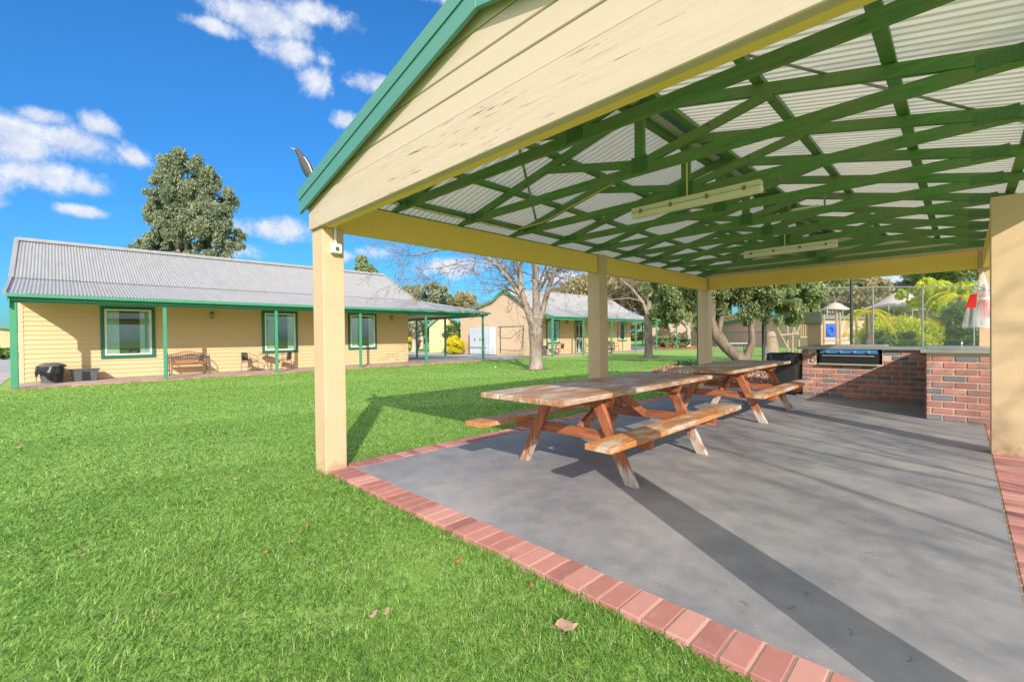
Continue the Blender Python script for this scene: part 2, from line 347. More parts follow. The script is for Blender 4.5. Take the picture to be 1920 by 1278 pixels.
M['leafbig'] = paint('dry_leaf_brown', (0.45, 0.29, 0.21), 0.7, 0.25, 25, 0.4, (0.30, 0.17, 0.12))
M['sail'] = paint('pale_sail_cloth', (0.58, 0.52, 0.47), 0.7, 0.08, 1, 0)
M['peach'] = paint('peach_rendered_wall', (0.62, 0.45, 0.33), 0.8, 0.1, 1, 0.1)
M['logwood'] = paint('pale_round_log', (0.50, 0.36, 0.27), 0.8, 0.25, 6, 0.4)
M['orange'] = paint('orange_play_panel', (0.75, 0.33, 0.03), 0.4, 0.05, 6, 0)
M['playblue'] = paint('blue_play_panel', (0.03, 0.14, 0.72), 0.35, 0.05, 6, 0)
M['curtain'] = paint('sheer_curtain_cloth', (0.55, 0.66, 0.62), 0.8, 0.1, 4, 0)
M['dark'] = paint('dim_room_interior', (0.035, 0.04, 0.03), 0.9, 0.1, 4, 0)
def glassmat(name, fac=0.22, tint=(0.85, 0.92, 0.9)):
    m_, nt, p = nodes(name)
    g = N(nt, 'ShaderNodeBsdfGlossy', Roughness=0.015); g.inputs[0].default_value = (0.9, 0.95, 0.97, 1)
    t = nt.nodes.new('ShaderNodeBsdfTransparent'); t.inputs[0].default_value = c4(tint)
    mx = nt.nodes.new('ShaderNodeMixShader'); mx.inputs[0].default_value = fac
    nt.links.new(t.outputs[0], mx.inputs[1]); nt.links.new(g.outputs[0], mx.inputs[2]); nt.links.new(mx.outputs[0], nt.nodes['Material Output'].inputs[0])
    return m_
M['glass'] = glassmat('window_glass', 0.11)
M['film'] = glassmat('clear_plastic_film', 0.15, (0.93, 0.95, 0.97))
def filmmat():
    m_, nt, p = nodes('cloudy_plastic_cover')
    p.inputs['Base Color'].default_value = (0.85, 0.88, 0.92, 1); p.inputs['Roughness'].default_value = 0.25
    t = nt.nodes.new('ShaderNodeBsdfTransparent'); t.inputs[0].default_value = (0.97, 0.97, 1, 1)
    mx = nt.nodes.new('ShaderNodeMixShader')
    nf = ramp(nt, noise(nt, coords(nt, (6, 6, 1)), 3, 4, 0.6), [(0.35, (0.16,)*3), (0.7, (0.50,)*3)]); nt.links.new(nf, mx.inputs[0])
    nt.links.new(t.outputs[0], mx.inputs[1]); nt.links.new(p.outputs[0], mx.inputs[2]); nt.links.new(mx.outputs[0], nt.nodes['Material Output'].inputs[0])
    return m_
M['film'] = filmmat()
M['magdark'] = paint('black_plumage', (0.045, 0.045, 0.055), 0.6, 0.3, 30, 0.5, (0.10, 0.10, 0.11), 120)
M['magwhite'] = paint('white_plumage', (0.78, 0.78, 0.76), 0.7, 0.1, 30, 0.3)
M['beak'] = paint('grey_beak', (0.25, 0.26, 0.30), 0.4, 0.1, 30, 0)
M['ball'] = paint('yellow_tennis_ball', (0.70, 0.75, 0.10), 0.9, 0.1, 30, 0.3)
# ------------------------------------------------------------------ generic shapes
def corr(name, mat, parent, p0, along, up, L, W, pitch=0.085, amp=0.010, spw=6, rows=1, rib=False):
    """corrugated sheet: p0 eave corner, waves repeat along 'along' (length L), ribs run along 'up' (length W)"""
    A = Vector(along).normalized(); U = Vector(up).normalized(); Nn = A.cross(U).normalized()
    if Nn.z < 0: Nn = -Nn
    n = int(L/pitch*spw)+1; V = []; FA = []
    for j in range(rows+1):
        for i in range(n+1):
            t = L*i/n; h = amp*math.sin(2*PI*t/pitch) if not rib else amp*(2.6*max(0, math.cos(2*PI*t/pitch))**6)
            V.append(tuple(Vector(p0)+A*t+U*(W*j/rows)+Nn*h))
    for j in range(rows):
        for i in range(n):
            a = j*(n+1)+i; q = (a, a+1, a+n+2, a+n+1); FA.append(q)
    V = np.array(V); FA = np.array(FA)
    e1 = V[FA[0][1]]-V[FA[0][0]]; e2 = V[FA[0][3]]-V[FA[0][0]]
    if np.cross(e1, e2)[2] < 0: FA = FA[:, ::-1]
    o = fastmesh(name, V, FA, np.full(len(FA), .5), mat, parent)
    o.data.shade_smooth(); return o
def siding(mb, o, u, n, prof, z0, pitch=0.15, lap=0.028, holes=()):
    """lapped boards on a wall plane: o origin, u direction along, n outward; prof [(s,ztop)] polyline over s"""
    o = Vector(o); u = Vector(u); n = Vector(n); zmax = max(p[1] for p in prof); k = 0
    def top(s):
        for (a, za), (b, zb) in zip(prof, prof[1:]):
            if a <= s <= b: return za+(zb-za)*(s-a)/(b-a) if b > a else za
        return prof[-1][1]
    z = z0
    while z < zmax-1e-3:
        z1 = z+pitch; br = {prof[0][0], prof[-1][0]}
        for (a, za), (b, zb) in zip(prof, prof[1:]):
            br.add(a); br.add(b)
            for zz in (z, z1):
                if (za-zz)*(zb-zz) < 0: br.add(a+(b-a)*(zz-za)/(zb-za))
        br = sorted(br)
        for a, b in zip(br, br[1:]):
            if b-a < 1e-4: continue
            ta, tb = min(z1, top(a+1e-5)), min(z1, top(b-1e-5))
            if ta <= z+1e-4 and tb <= z+1e-4: continue
            ta = max(ta, z); tb = max(tb, z)
            P = lambda s, zz, d: o+u*s+n*d+Vector((0, 0, zz))
            f = lambda zz: lap*(1-(zz-z)/pitch)
            mb.add([P(a, z, lap), P(b, z, lap), P(b, tb, f(tb)), P(a, ta, f(ta)), P(a, z, 0), P(b, z, 0)], [(0, 1, 2, 3), (4, 5, 1, 0)], rng.random())
        z = z1; k += 1
    return mb
def leafcloud(name, mat, parent, blobs, n, size, aspect=2.2, clumps=60, cr=0.28, droop=0.0, seed=1, flat=0.0):
    """leaves in clumps scattered in ellipsoids; blobs [(x,y,z,rx,ry,rz)]"""
    g = np.random.default_rng(seed); B = np.array(blobs, float)
    vol = (B[:, 3]*B[:, 4]*B[:, 5])**(2/3); vol /= vol.sum()
    bi = g.choice(len(B), clumps, p=vol); d = g.normal(size=(clumps, 3)); d /= np.linalg.norm(d, axis=1)[:, None]
    rr = g.uniform(0.25, 1.0, clumps)**0.5
    C = B[bi, :3]+d*rr[:, None]*B[bi, 3:]; R = cr*B[bi, 3:].mean(1)*g.uniform(0.6, 1.35, clumps)
    tone = g.uniform(-0.18, 0.18, clumps)
    ci = g.choice(clumps, n, p=R**2/(R**2).sum()); q = g.normal(size=(n, 3)); q /= np.linalg.norm(q, axis=1)[:, None]
    q *= (g.uniform(0, 1, n)**0.45)[:, None]
    q[:, 2] *= 0.75
    P = C[ci]+q*R[ci][:, None]
    P[:, 2] -= droop*np.abs(g.normal(size=n))*R[ci]
    a = g.normal(size=(n, 3)); a[:, 2] *= (1-flat); a[:, 2] -= droop*2; a /= np.linalg.norm(a, axis=1)[:, None]
    b = np.cross(a, g.normal(size=(n, 3))); b /= np.linalg.norm(b, axis=1)[:, None]
    s = size*g.uniform(0.6, 1.4, n)[:, None]; a = a*s*aspect/2; b = b*s/2
    V = np.stack([P-a, P+b, P+a, P-b], 1).reshape(-1, 3); FA = np.arange(4*n).reshape(n, 4)
    rnd = np.clip(g.normal(0.5, 0.2, n)+tone[ci], 0, 1)
    return fastmesh(name, V, FA, rnd, mat, parent), P
def branch(mb, p, d, L, r, depth, R, spread=0.6, up=0.12, tips=None, sides=6, minr=0.004, kids_=(2, 4), wob=0.25, shrink=0.68, droop=0.0):
    n = 4 if depth > 1 else 3; pts = [Vector(p)]; rad = [r]; q = Vector(p); dd = Vector(d).normalized()
    for i in range(n):
        dd = (dd+Vector((R.gauss(0, wob), R.gauss(0, wob), R.gauss(0, wob)+up-droop*(i/n)))*0.5).normalized()
        q = q+dd*L/n; pts.append(q.copy()); rad.append(max(minr, r*(1-0.5*(i+1)/n)))
    mb.tube(pts, rad, sides, cap=False, r=R.random())
    if depth <= 0:
        if tips is not None: tips.append((q.copy(), dd.copy()))
        return
    k = R.randint(*kids_)
    for j in range(k):
        i = R.randint(1, n) if j else n
        a = Vector((R.gauss(0, 1), R.gauss(0, 1), R.gauss(0, 0.7))); a = (a-dd*a.dot(dd)).normalized()
        nd = (dd+a*spread*R.uniform(0.6, 1.3)).normalized()
        branch(mb, pts[i], nd, L*shrink*R.uniform(0.75, 1.2), max(minr, rad[i]*0.68), depth-1, R, spread, up, tips, max(3, sides-1), minr, kids_, wob, shrink, droop)
# ------------------------------------------------------------------ the setting
def sheet(name, pts, z, mat, label=None):
    me = bpy.data.meshes.new(name); me.from_pydata([(x, y, z) for x, y in pts], [], [tuple(range(len(pts)))])
    if me.polygons[0].normal.z < 0: me.flip_normals()
    o = bpy.data.objects.new(name, me); COL.objects.link(o); me.materials.append(mat)
    return tag(o, label, kind='structure')
ZL = -0.035
sheet('lawn', [(-500, -500), (500, -500), (500, 500), (-500, 500)], ZL, M['lawn'], 'mown green lawn around the shelter and cottages')
mb = MB(); mb.box(-4.33, 2.10, -0.12, 0.20, 11.75, 0.0); tag(mb.build('shelter_slab', M['slab']), 'grey concrete floor under the shelter', kind='structure')
# brick edging
mb = MB(); bed = MB(); T = 0.004
bed.box(-4.60, 1.872, -0.12, 0.45, 2.098, -0.006); bed.box(-4.575, 2.10, -0.12, -4.332, 11.75, -0.006); bed.box(0.202, 2.10, -0.12, 0.45, 11.75, -0.006)
x = -4.60
while x < 0.43:
    mb.box(x+0.006, 1.862+rng.uniform(-.002, .002), -0.08, x+0.108, 2.088, T+rng.uniform(-.002, .002), rng.random()); x += 0.1145
y = 2.10
while y < 11.6:
    mb.box(-4.562, y+0.006, -0.08, -4.343, y+0.108, T+rng.uniform(-.002, .002), rng.random())
    mb.box(0.212, y+0.006, -0.08, 0.436, y+0.108, T+rng.uniform(-.002, .002), rng.random()); y += 0.1145
be = tag(bed.build('edging_mortar', M['mortar']), 'sandy mortar between the edging bricks', kind='structure')
tag(mb.build('brick_edging', M['paver'], bevel=0.004), 'red brick edging round the concrete floor', kind='structure')
# verandah slabs and drive
sheet('driveway', [(-60, 14.3), (-19.05, 14.3), (-19.05, 20.8), (-21.2, 21.3), (-21.2, 23.5), (-60, 23.5)], ZL+0.012, M['road'], 'grey drive between the two cottages')
sheet('driveway', [(-60, 36.2), (-18.9, 36.2), (-18.6, 44), (-12, 52), (-60, 52)], ZL+0.012, M['road'], 'grey drive beyond the far cottage')
sheet('driveway', [(-60, -1.3), (-19.3, -1.3), (-19.3, -14), (-60, -14)], ZL+0.012, M['road'], 'grey drive at the left end of the long cottage')
mb = MB(); mb.box(-21.6, -0.9, -0.1, -19.17, 17.1, 0.0); mb.box(-27, 14.0, -0.1, -21.6, 17.1, -0.002)
tag(mb.build('verandah_floor', M['verslab']), 'concrete verandah floor of the long cottage', kind='structure')
mb = MB(); mb.box(-21.2, 22.6, -0.1, -19.07, 36.2, 0.0)
tag(mb.build('verandah_floor', M['verslab']), 'concrete verandah floor of the far cottage', kind='structure')
mb = MB(); y = -0.9
while y < 17.0: mb.box(-19.162, y+.004, -.1, -19.05, y+.226, .004, rng.random()); y += .233
mb.box(-21.2, -0.9-.12, -.1, -19.2, -0.905, .002, .5)
tag(mb.build('verandah_brick_edging', M['paver']), 'thin red brick edge of the verandah floor', kind='structure')
# ------------------------------------------------------------------ the shelter
XC = -2.0; S = 0.235; ZA = 3.40; YF = 1.80; YB = 11.45
zs = lambda x: ZA - S*abs(x-XC)
sh = thing('picnic_shelter', (XC, 1.95, 0), 'large open picnic shelter with cream posts, green roof trusses and teal gable trim', 'shelter')
posts = [(-4.66, 1.83, -4.41, 2.045), (-4.66, 6.56, -4.41, 6.81), (-4.66, 11.2, -4.41, 11.45), (0.205, 1.83, 0.455, 2.08), (0.205, 6.95, 0.455, 7.2), (0.19, 11.2, 0.455, 11.45)]
for i, (a, b, c, d) in enumerate(posts):
    mb = MB(); top = 2.39 if i in (0, 3) else 2.705
    mb.box(a, b, -0.06, c, d, top); o = mb.build('post', M['post'], sh, bevel=0.008, bseg=2)
mb = MB(); mb.box(-4.66, 1.80, 2.392, 0.48, 1.86, 2.70); mb.build('front_beam', M['beamx'], sh, bevel=0.005)
mb = MB(); mb.box(-4.655, 1.862, 2.392, 0.47, 1.925, 2.685); mb.build('front_beam_backing', M['yellow'], sh, bevel=0.004)
for x0, x1, nm in ((-4.55, -4.44, 'side_beam'), (0.235, 0.345, 'side_beam')):
    for y0, y1 in ((1.93, 6.555), (6.815, 11.195)):
        if x0 > 0:
            if y0 < 3: continue
            y0, y1 = 7.205, 11.195
        mb = MB(); mb.box(x0, y0, 2.385, x1, y1, 2.68); mb.build(nm, M['yellow'], sh, bevel=0.005)
mb = MB(); mb.box(-4.405, 11.24, 2.385, 0.185, 11.34, 2.69); mb.build('back_beam', M['yellow'], sh, bevel=0.005)
# gable boards, both ends
for yy, sgn in ((YF+0.01, -1), (11.40, 1)):
    mb = MB(); z = 2.703; k = 0
    while z < 3.2:
        z1 = min(z+0.152, ZA-0.05); zt = lambda zz: (ZA-0.03-zz)/S
        w0, w1 = min(2.56, zt(z)), max(zt(z1-0.008), 0.0)
        mb.prism([(XC-w0, z), (XC+w0, z), (XC+min(w1, 2.56), z1-0.008), (XC-min(w1, 2.56), z1-0.008)], 1, yy, yy+0.03); 
        z = z1
        if z1 > 3.3: break
    mb.build('gable_boards', M['board'], sh, bevel=0.005)
    mb = MB(); w = (ZA-.03-2.703)/S; w = min(w, 2.57)
    mb.prism([(XC-w, 2.703), (XC+w, 2.703), (XC, ZA-.04)], 1, yy+0.032, yy+0.045); mb.build('gable_backing', M['yellow'], sh)
# barge boards + metal capping + soffit bead
for sx in (-1, 1):
    e = XC+sx*2.74
    for yb, fr in ((1.738, 1), (11.46, -1)):
        P = lambda x, dz: (x, ZA-S*abs(x-XC)+dz)
        mb = MB(); mb.prism([P(XC, -0.19), P(e, -0.19), P(e, 0.012), P(XC, 0.012)], 1, yb, yb+0.03); b_ = mb.build('barge_board', M['barge'], sh, bevel=0.003)
        mb = MB(); mb.prism([P(XC, -0.062), P(e, -0.062), P(e, 0.045), P(XC, 0.045)], 1, yb-0.010*fr, yb-0.002*fr if fr > 0 else yb+0.032)
        mb.prism([P(XC, 0.035), P(e, 0.035), P(e, 0.045), P(XC, 0.045)], 1, yb if fr > 0 else yb-0.1, yb+0.12 if fr > 0 else yb+0.03)
        mb.build('barge_capping', M['barge'], b_)
        if fr > 0:
            mb = MB(); x1 = XC+sx*2.60
            mb.prism([P(XC, -0.13), P(x1, -0.13), P(x1, -0.10), P(XC, -0.10)], 1, 1.772, 1.805); mb.build('gable_soffit_trim', M['yellow'], sh)
    # gutter along the eaves
    mb = MB(); g0 = XC+sx*2.70; mb.box(min(g0, g0+sx*.1), 1.78, 2.63, max(g0, g0+sx*.1), 11.48, 2.725)
    mb.build('gutter', M['barge'], sh, bevel=0.01)
    U = Vector((-sx, 0, S)).normalized()
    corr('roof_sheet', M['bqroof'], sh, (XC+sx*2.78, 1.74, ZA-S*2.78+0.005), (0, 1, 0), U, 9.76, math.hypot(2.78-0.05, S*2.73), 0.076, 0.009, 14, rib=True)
    for off in (0.14, 0.95, 1.68, 2.36):
        x = XC+sx*off; mb = MB(); mb.prism([(x-.035, zs(x)-.062), (x+.035, zs(x)-.062), (x+.035, zs(x+.035)-.014 if sx > 0 else zs(x)-.014), (x-.035, zs(x)-.022)], 1, 1.86, 11.38)
        mb.build('purlin', M['gwy'], sh)
    # steel bracing strap, laid diagonally above the chords
    for y0, y1 in ((4.95, 1.93), (8.1, 11.1)):
        mb = MB(); a = Vector((XC+sx*2.35, y0, zs(XC+sx*2.35)-.066)); b = Vector((XC+sx*0.1, y1, zs(XC+sx*0.1)-.066)); mb.bar(a, b, 0.028, 0.003)
        mb.build('bracing_strap', M['steel'], sh)
    # dark plate on top of the side beam
    x = -4.5 if sx < 0 else 0.3
    mb = MB(); mb.box(x-.045, 1.93 if sx < 0 else 7.21, 2.684, x+.045, 11.2, 2.697); mb.build('wall_plate', M['gwy'], sh)
mb = MB(); mb.prism([(XC-.16, zs(XC-.16)+.02), (XC, ZA+.03), (XC+.16, zs(XC+.16)+.02), (XC+.16, zs(XC+.16)+.024), (XC, ZA+.034), (XC-.16, zs(XC-.16)+.024)], 1, 1.74, 11.5); mb.build('ridge_cap', M['barge'], sh)
# one truss, then copies
def make_truss(y):
    zb = 2.70; hw = 2.40; t = .0175
    xs_ = (ZA-.155-(zb+.088))/S; xe = (ZA-.155-zb)/S; mb = MB()
    mb.prism([(XC-xe, zb), (XC+xe, zb), (XC+xs_, zb+.087), (XC-xs_, zb+.087)], 1, y-t, y+t); tr = mb.build('truss', M['gwx'], sh, bevel=0.003)
    for sx in (-1, 1):
        f = lambda x, dz: (XC+sx*x, ZA-S*x+dz)
        mb = MB(); mb.prism([f(.0, -.066), f(2.56, -.066), (XC+sx*2.56, zb+.001), f(xe, -.154), f(0, -.154)], 1, y-t, y+t); mb.build('top_chord', M['gwx'], tr, bevel=0.002)
        a = Vector((XC+sx*.03, y, zb+.10)); b = Vector((XC+sx*1.04, y, ZA-S*1.04-.135)); mb = MB(); mb.bar(a, b, .032, .07); mb.build('web', M['gwx'], tr)
        for s in (-1, 1):
            mb = MB(); mb.box(XC+sx*2.16-.11, y+s*(t+.0015)-.001, zb+.03, XC+sx*2.16+.11, y+s*(t+.0015)+.001, zb+.115)
            for i in range(7):
                for j in range(3):
                    xx = XC+sx*2.16-.09+i*.03; mb.box(xx-.003, y+s*(t+.003)-.002, zb+.042+j*.025, xx+.003, y+s*(t+.003)+.002, zb+.054+j*.025)
            mb.build('nail_plate', M['plate'], tr)
    mb = MB(); mb.box(XC-.045, y-t+.001, zb+.089, XC+.045, y+t-.001, ZA-.075); mb.build('king_post', M['gwx'], tr)
    for s in (-1, 1):
        mb = MB(); mb.box(XC-.075, y+s*(t+.0015)-.001, zb+.02, XC+.075, y+s*(t+.0015)+.001, zb+.16)
        for i in range(6):
            for j in range(4):
                xx = XC-.06+i*.024; mb.box(xx-.003, y+s*(t+.003)-.002, zb+.03+j*.03, xx+.003, y+s*(t+.003)+.002, zb+.044+j*.03)
        mb.build('nail_plate', M['plate'], tr)
    return tr
ys = [2.69, 3.62, 4.55, 5.46, 6.35, 7.25, 8.15, 9.05, 9.95, 10.85]
t0 = make_truss(ys[0])
for y in ys[1:]:
    c = copy_tree(t0, sh); c.location.y += y-ys[0]
make_truss(1.96)
# conduit
mb = MB(); x = -4.40; mb.tube([(x+.01, 1.95, 2.765), (x+.02, 4.46, 2.765)], .008, 6)
mb.tube([(x+.02, 4.46, 2.765), (XC-1.9, 4.51, zs(XC-1.9)-.16), (XC-.1, 4.50, ZA-.20), (XC+.02, 4.50, ZA-.15)], .007, 6)
for i in range(12): yy = 2.2+i*.2; mb.box(x+.002, yy, 2.754, x+.024, yy+.012, 2.777)
mb.build('conduit', M['conduit'], sh)
# ------------------------------------------------------------------ tube lights
def tube_light():
    t = thing('tube_light', (0, 0, 0), '', 'lamp')
    mb = MB(); mb.prism([(-.05, .01), (.05, .01), (.045, .06), (-.045, .06)], 0, -.63, .63); mb.build('housing', M['lampwhite'], t, bevel=.006, bseg=2)
    mb = MB(); pr = [(-.048, .008), (-.052, -.015), (-.035, -.045), (0, -.055), (.035, -.045), (.052, -.015), (.048, .008)]; mb.prism(pr, 0, -.635, .635); mb.build('diffuser', M['diff'], t, smooth=50, bevel=.01, bseg=2)
    for s in (-1, 1):
        for xx in (-.52, -.19, .17, .5):
            mb = MB(); mb.box(xx-.014, s*.053-.004, -.012, xx+.014, s*.053+.004, .03); mb.build('clip', M['bracket'], t)
    mb = MB(); mb.tube([(-.05, .02, .06), (-.05, .02, .42)], .007, 6); mb.build('conduit', M['conduit'], t)
    return t
tl = tube_light(); tl2 = copy_tree(tl)
tl.location = (-1.89, 4.41, 2.60); tl['label'] = 'nearer cream fluorescent tube light under the roof trusses'
tl2.location = (-1.93, 8.04, 2.60); tl2['label'] = 'farther cream fluorescent tube light under the roof trusses'
for t in (tl, tl2): t['group'] = 'fluorescent lights under the trusses'
# floodlight boxes between the rafters
t = thing('ceiling_fitting', (-1.45, 7.0, 2.9), 'small cream fitting with dark brackets among the middle trusses', 'lamp')
mb = MB(); mb.box(-1.62, 6.90, 2.86, -1.30, 7.08, 2.95); mb.build('housing', M['lampwhite'], t, bevel=.01)
mb = MB()
for xx in (-1.66, -1.26): mb.bar((xx, 6.99, 2.84), (xx, 6.99, 3.12), .02, .02)
mb.build('bracket', M['bracket'], t)
# switch on the corner post
t = thing('light_switch', (-4.40, 1.95, 2.19), 'white weatherproof light switch on the front corner post', 'switch')
mb = MB(); mb.box(-4.408, 1.90, 2.14, -4.345, 2.00, 2.235); mb.build('switch_box', M['switch'], t, bevel=.01, bseg=2)
mb = MB(); mb.box(-4.344, 1.93, 2.165, -4.335, 1.965, 2.20); mb.build('switch_button', M['greyplastic'], t, bevel=.003)
mb = MB(); mb.tube([(-4.385, 1.95, 2.24), (-4.385, 1.95, 2.40)], .012, 8); mb.build('conduit', M['switch'], t, smooth=40)
# ------------------------------------------------------------------ picnic tables
def picnic_table():
    t = thing('picnic_table', (0, 0, 0), '', 'picnic table')
    mb = MB(); w = .232; R = random.Random(3)
    for i in range(4):
        x = -.468+i*(w+.004); mb.box(x, -1.48+R.uniform(-.012, .012), .752+R.uniform(-.002, .002), x+w-.006, 1.48, .80+R.uniform(-.002, .002))
    mb.build('table_top', M['ttop'], t, bevel=.007, bseg=2)
    for s in (-1, 1):
        mb = MB(); mb.box(s*.715-.12, -1.37, .432, s*.715+.12, 1.36, .48); mb.build('seat', M['bench'], t, bevel=.007, bseg=2)
    for yy, q in ((-.735, -1), (.735, 1)):
        for s in (-1, 1):
            x0, x1, zt, hw = s*.635, s*.26, .750, .058
            mb = MB(); mb.prism([(x0-hw, 0), (x0+hw, 0), (x1+hw, zt), (x1-hw, zt)], 1, yy-.025, yy+.025); mb.build('leg', M['tleg'], t, bevel=.005)
        yo = yy+q*-.0485
        mb = MB(); mb.prism([(-.81, .432), (.81, .432), (.79, .335), (-.79, .335)], 1, yo-.022, yo+.022); mb.build('seat_support', M['tbeam'], t, bevel=.005)
        mb = MB(); mb.prism([(-.44, .750), (.44, .750), (.40, .655), (-.40, .655)], 1, yo-.022, yo+.022); mb.build('top_support', M['tbeam'], t, bevel=.005)
        mb = MB()
        for s in (-1, 1):
            for (xx, zz) in ((s*.455, .385), (s*.30, .70)):
                for q2 in (-1, 1):
                    mb.tube([(xx, yo-.024*1.0, zz), (xx, yo-.030, zz)], .011, 8)
                    mb.tube([(xx, yo+.024, zz), (xx, yo+.030, zz)], .011, 8)
        mb.build('bolt_heads', M['steel'], t)
    mb = MB(); mb.bar((0, -.69, .70), (0, .69, .70), .09, .045, up=(0, 0, 1)); mb.build('centre_batten', M['tbeam'], t)
    mb = MB(); mb.bar((0, -.62, .39), (0, -.12, .66), .045, .09); mb.bar((0, .62, .39), (0, .12, .66), .045, .09); mb.build('brace', M['tbeam'], t)
    return t
pt = picnic_table(); p2 = copy_tree(pt)
pt.location = (-2.65, 4.20, 0.0); pt['label'] = 'nearer picnic table with weathered planks and worn orange seats'
p2.location = (-2.70, 7.98, 0.0); p2['label'] = 'farther picnic table beside the black bin and brick barbecue'
for t in (pt, p2): t['group'] = 'timber picnic tables'
# ------------------------------------------------------------------ brick barbecue
bq = thing('brick_barbecue', (-1.0, 11.4, 0), 'L-shaped clinker brick barbecue bench with grey steel counter', 'barbecue')
def bricks(mb, o, u, n, W, Hh, off=0.0, gap=None):
    """stretcher bond veneer: bricks stand 6 mm proud of the mortar core"""
    o = Vector(o); u = Vector(u); n = Vector(n); z = 0.006; k = 0; R = random.Random(int(W*100))
    while z < Hh-0.02:
        h = min(.077, Hh-z-.002); x = -(.1225 if k % 2 else 0)-off
        while x < W:
            a, b = max(x, 0), min(x+.226, W)
            if b-a > .03 and not (gap and b > gap[0] and a < gap[1] and z+h > gap[2]):
                d = .007+R.uniform(-.0015, .002)
                P = [o+u*s+n*q+Vector((0, 0, zz)) for q in (-.03, d) for s, zz in ((a, z), (b, z), (b, z+h), (a, z+h))]
                mb.add(P, [(3, 2, 1, 0), (4, 5, 6, 7), (0, 1, 5, 4), (1, 2, 6, 5), (2, 3, 7, 6), (3, 0, 4, 7)], R.choice([R.uniform(0, .55), R.uniform(0, .55), R.uniform(.5, 1)]))
            x += .245
        z += .0960; k += 1
core = MB(); core.box(-2.42, 11.16, 0, -2.17, 11.74, .965); core.box(-2.17, 11.16, 0, -1.10, 11.74, .68); core.box(-1.10, 11.16, 0, 0.6, 11.74, .965)
core.box(-.39, 9.15, 0, .6, 11.16, .985); core.build('wall_core', M['mortar'], bq)
mb = MB()
bricks(mb, (-2.42, 11.155, 0), (1, 0, 0), (0, -1, 0), 2.03, .965, gap=(.25, 1.32, .66))
bricks(mb, (-2.425, 11.74, 0), (0, -1, 0), (-1, 0, 0), .58, .965)
bricks(mb, (-.39, 9.145, 0), (1, 0, 0), (0, -1, 0), 1.0, .985, .06)
bricks(mb, (-.395, 11.15, 0), (0, -1, 0), (-1, 0, 0), 2.0, .985)
bricks(mb, (-2.42, 11.745, 0), (1, 0, 0), (0, 1, 0), 3.0, .965)
mb.build('brickwork', M['brick'], bq, bevel=.004)
mb = MB(); mb.box(-2.50, 11.08, .968, -2.10, 11.80, 1.02); mb.box(-2.10, 11.08, .975, -1.12, 11.80, 1.02); mb.box(-1.12, 11.08, .968, -.43, 11.80, 1.02); c_ = mb.build('counter', M['ssteel'], bq, bevel=.006)
mb = MB(); mb.box(-.46, 9.08, .988, .62, 11.80, 1.045); mb.build('counter', M['ssteel'], bq, bevel=.006)
mb = MB(); mb.box(-2.12, 11.13, .69, -1.15, 11.7, .97); mb.box(-2.08, 11.10, .70, -1.19, 11.14, .84); bu = mb.build('burner_unit', M['black'], bq, bevel=.005)
mb = MB(); mb.box(-2.10, 11.085, .885, -1.17, 11.125, .962); cp = mb.build('control_panel', M['blue'], bu, bevel=.006)
for i in range(4):
    xx = -1.965+i*.222; mb = MB(); mb.tube([(xx, 11.086, .925), (xx, 11.055, .925)], .022, 14); mb.box(xx-.004, 11.045, .907, xx+.004, 11.056, .943); mb.build('knob', M['chrome'], cp, smooth=40)
mb = MB(); mb.bar((-2.06, 11.075, .845), (-1.21, 11.075, .845), .02, .025); mb.build('handle', M['chrome'], bu, bevel=.004)
mb = MB(); mb.box(-2.12, 11.07, .655, -1.16, 11.16, .688); mb.build('drip_ledge', M['olive'], bu, bevel=.004)
mb = MB(); mb.box(-2.08, 11.12, 1.022, -1.05, 11.70, 1.060); mb.build('hotplate_cover', M['ssteel'], bq, bevel=.005)
mb = MB(); mb.box(-.38, 9.12, 1.047, .42, 9.85, 1.075); mb.build('hotplate_cover', M['ssteel'], bq, bevel=.004)
mb = MB(); mb.tube([(-.02, 9.5, 1.075), (-.02, 9.5, 1.12)], .008, 8); mb.lathe((-.02, 9.5, 1.12), [(.016, 0), (.02, .008), (.016, .02), (.003, .024)], 10); mb.build('cover_knob', M['chrome'], bq, smooth=40)
mb = MB(); mb.tube([(-2.19, 11.14, .72), (-2.19, 11.10, .75), (-2.19, 11.10, .87), (-2.17, 11.12, .90)], .012, 8); mb.box(-2.24, 11.12, .85, -2.14, 11.15, .89); mb.build('gas_tap', M['bracket'], bq)
# paper towel dispenser on its board
t = thing('towel_dispenser', (-2.25, 11.4, 1.02), 'grey-green paper towel dispenser on a cream board standing on the counter', 'dispenser')
mb = MB(); mb.box(-2.37, 11.36, 1.022, -2.13, 11.42, 1.66); mb.build('backing_board', M['post'], t, bevel=.004)
mb = MB(); mb.prism([(11.25, 1.50), (11.23, 1.56), (11.24, 1.73), (11.355, 1.75), (11.355, 1.48)], 0, -2.40, -2.10); mb.build('dispenser_case', M['olive'], t, bevel=.012, bseg=2)
mb = MB(); mb.ball((-2.25, 11.245, 1.485), .015); mb.build('latch', M['bracket'], t)
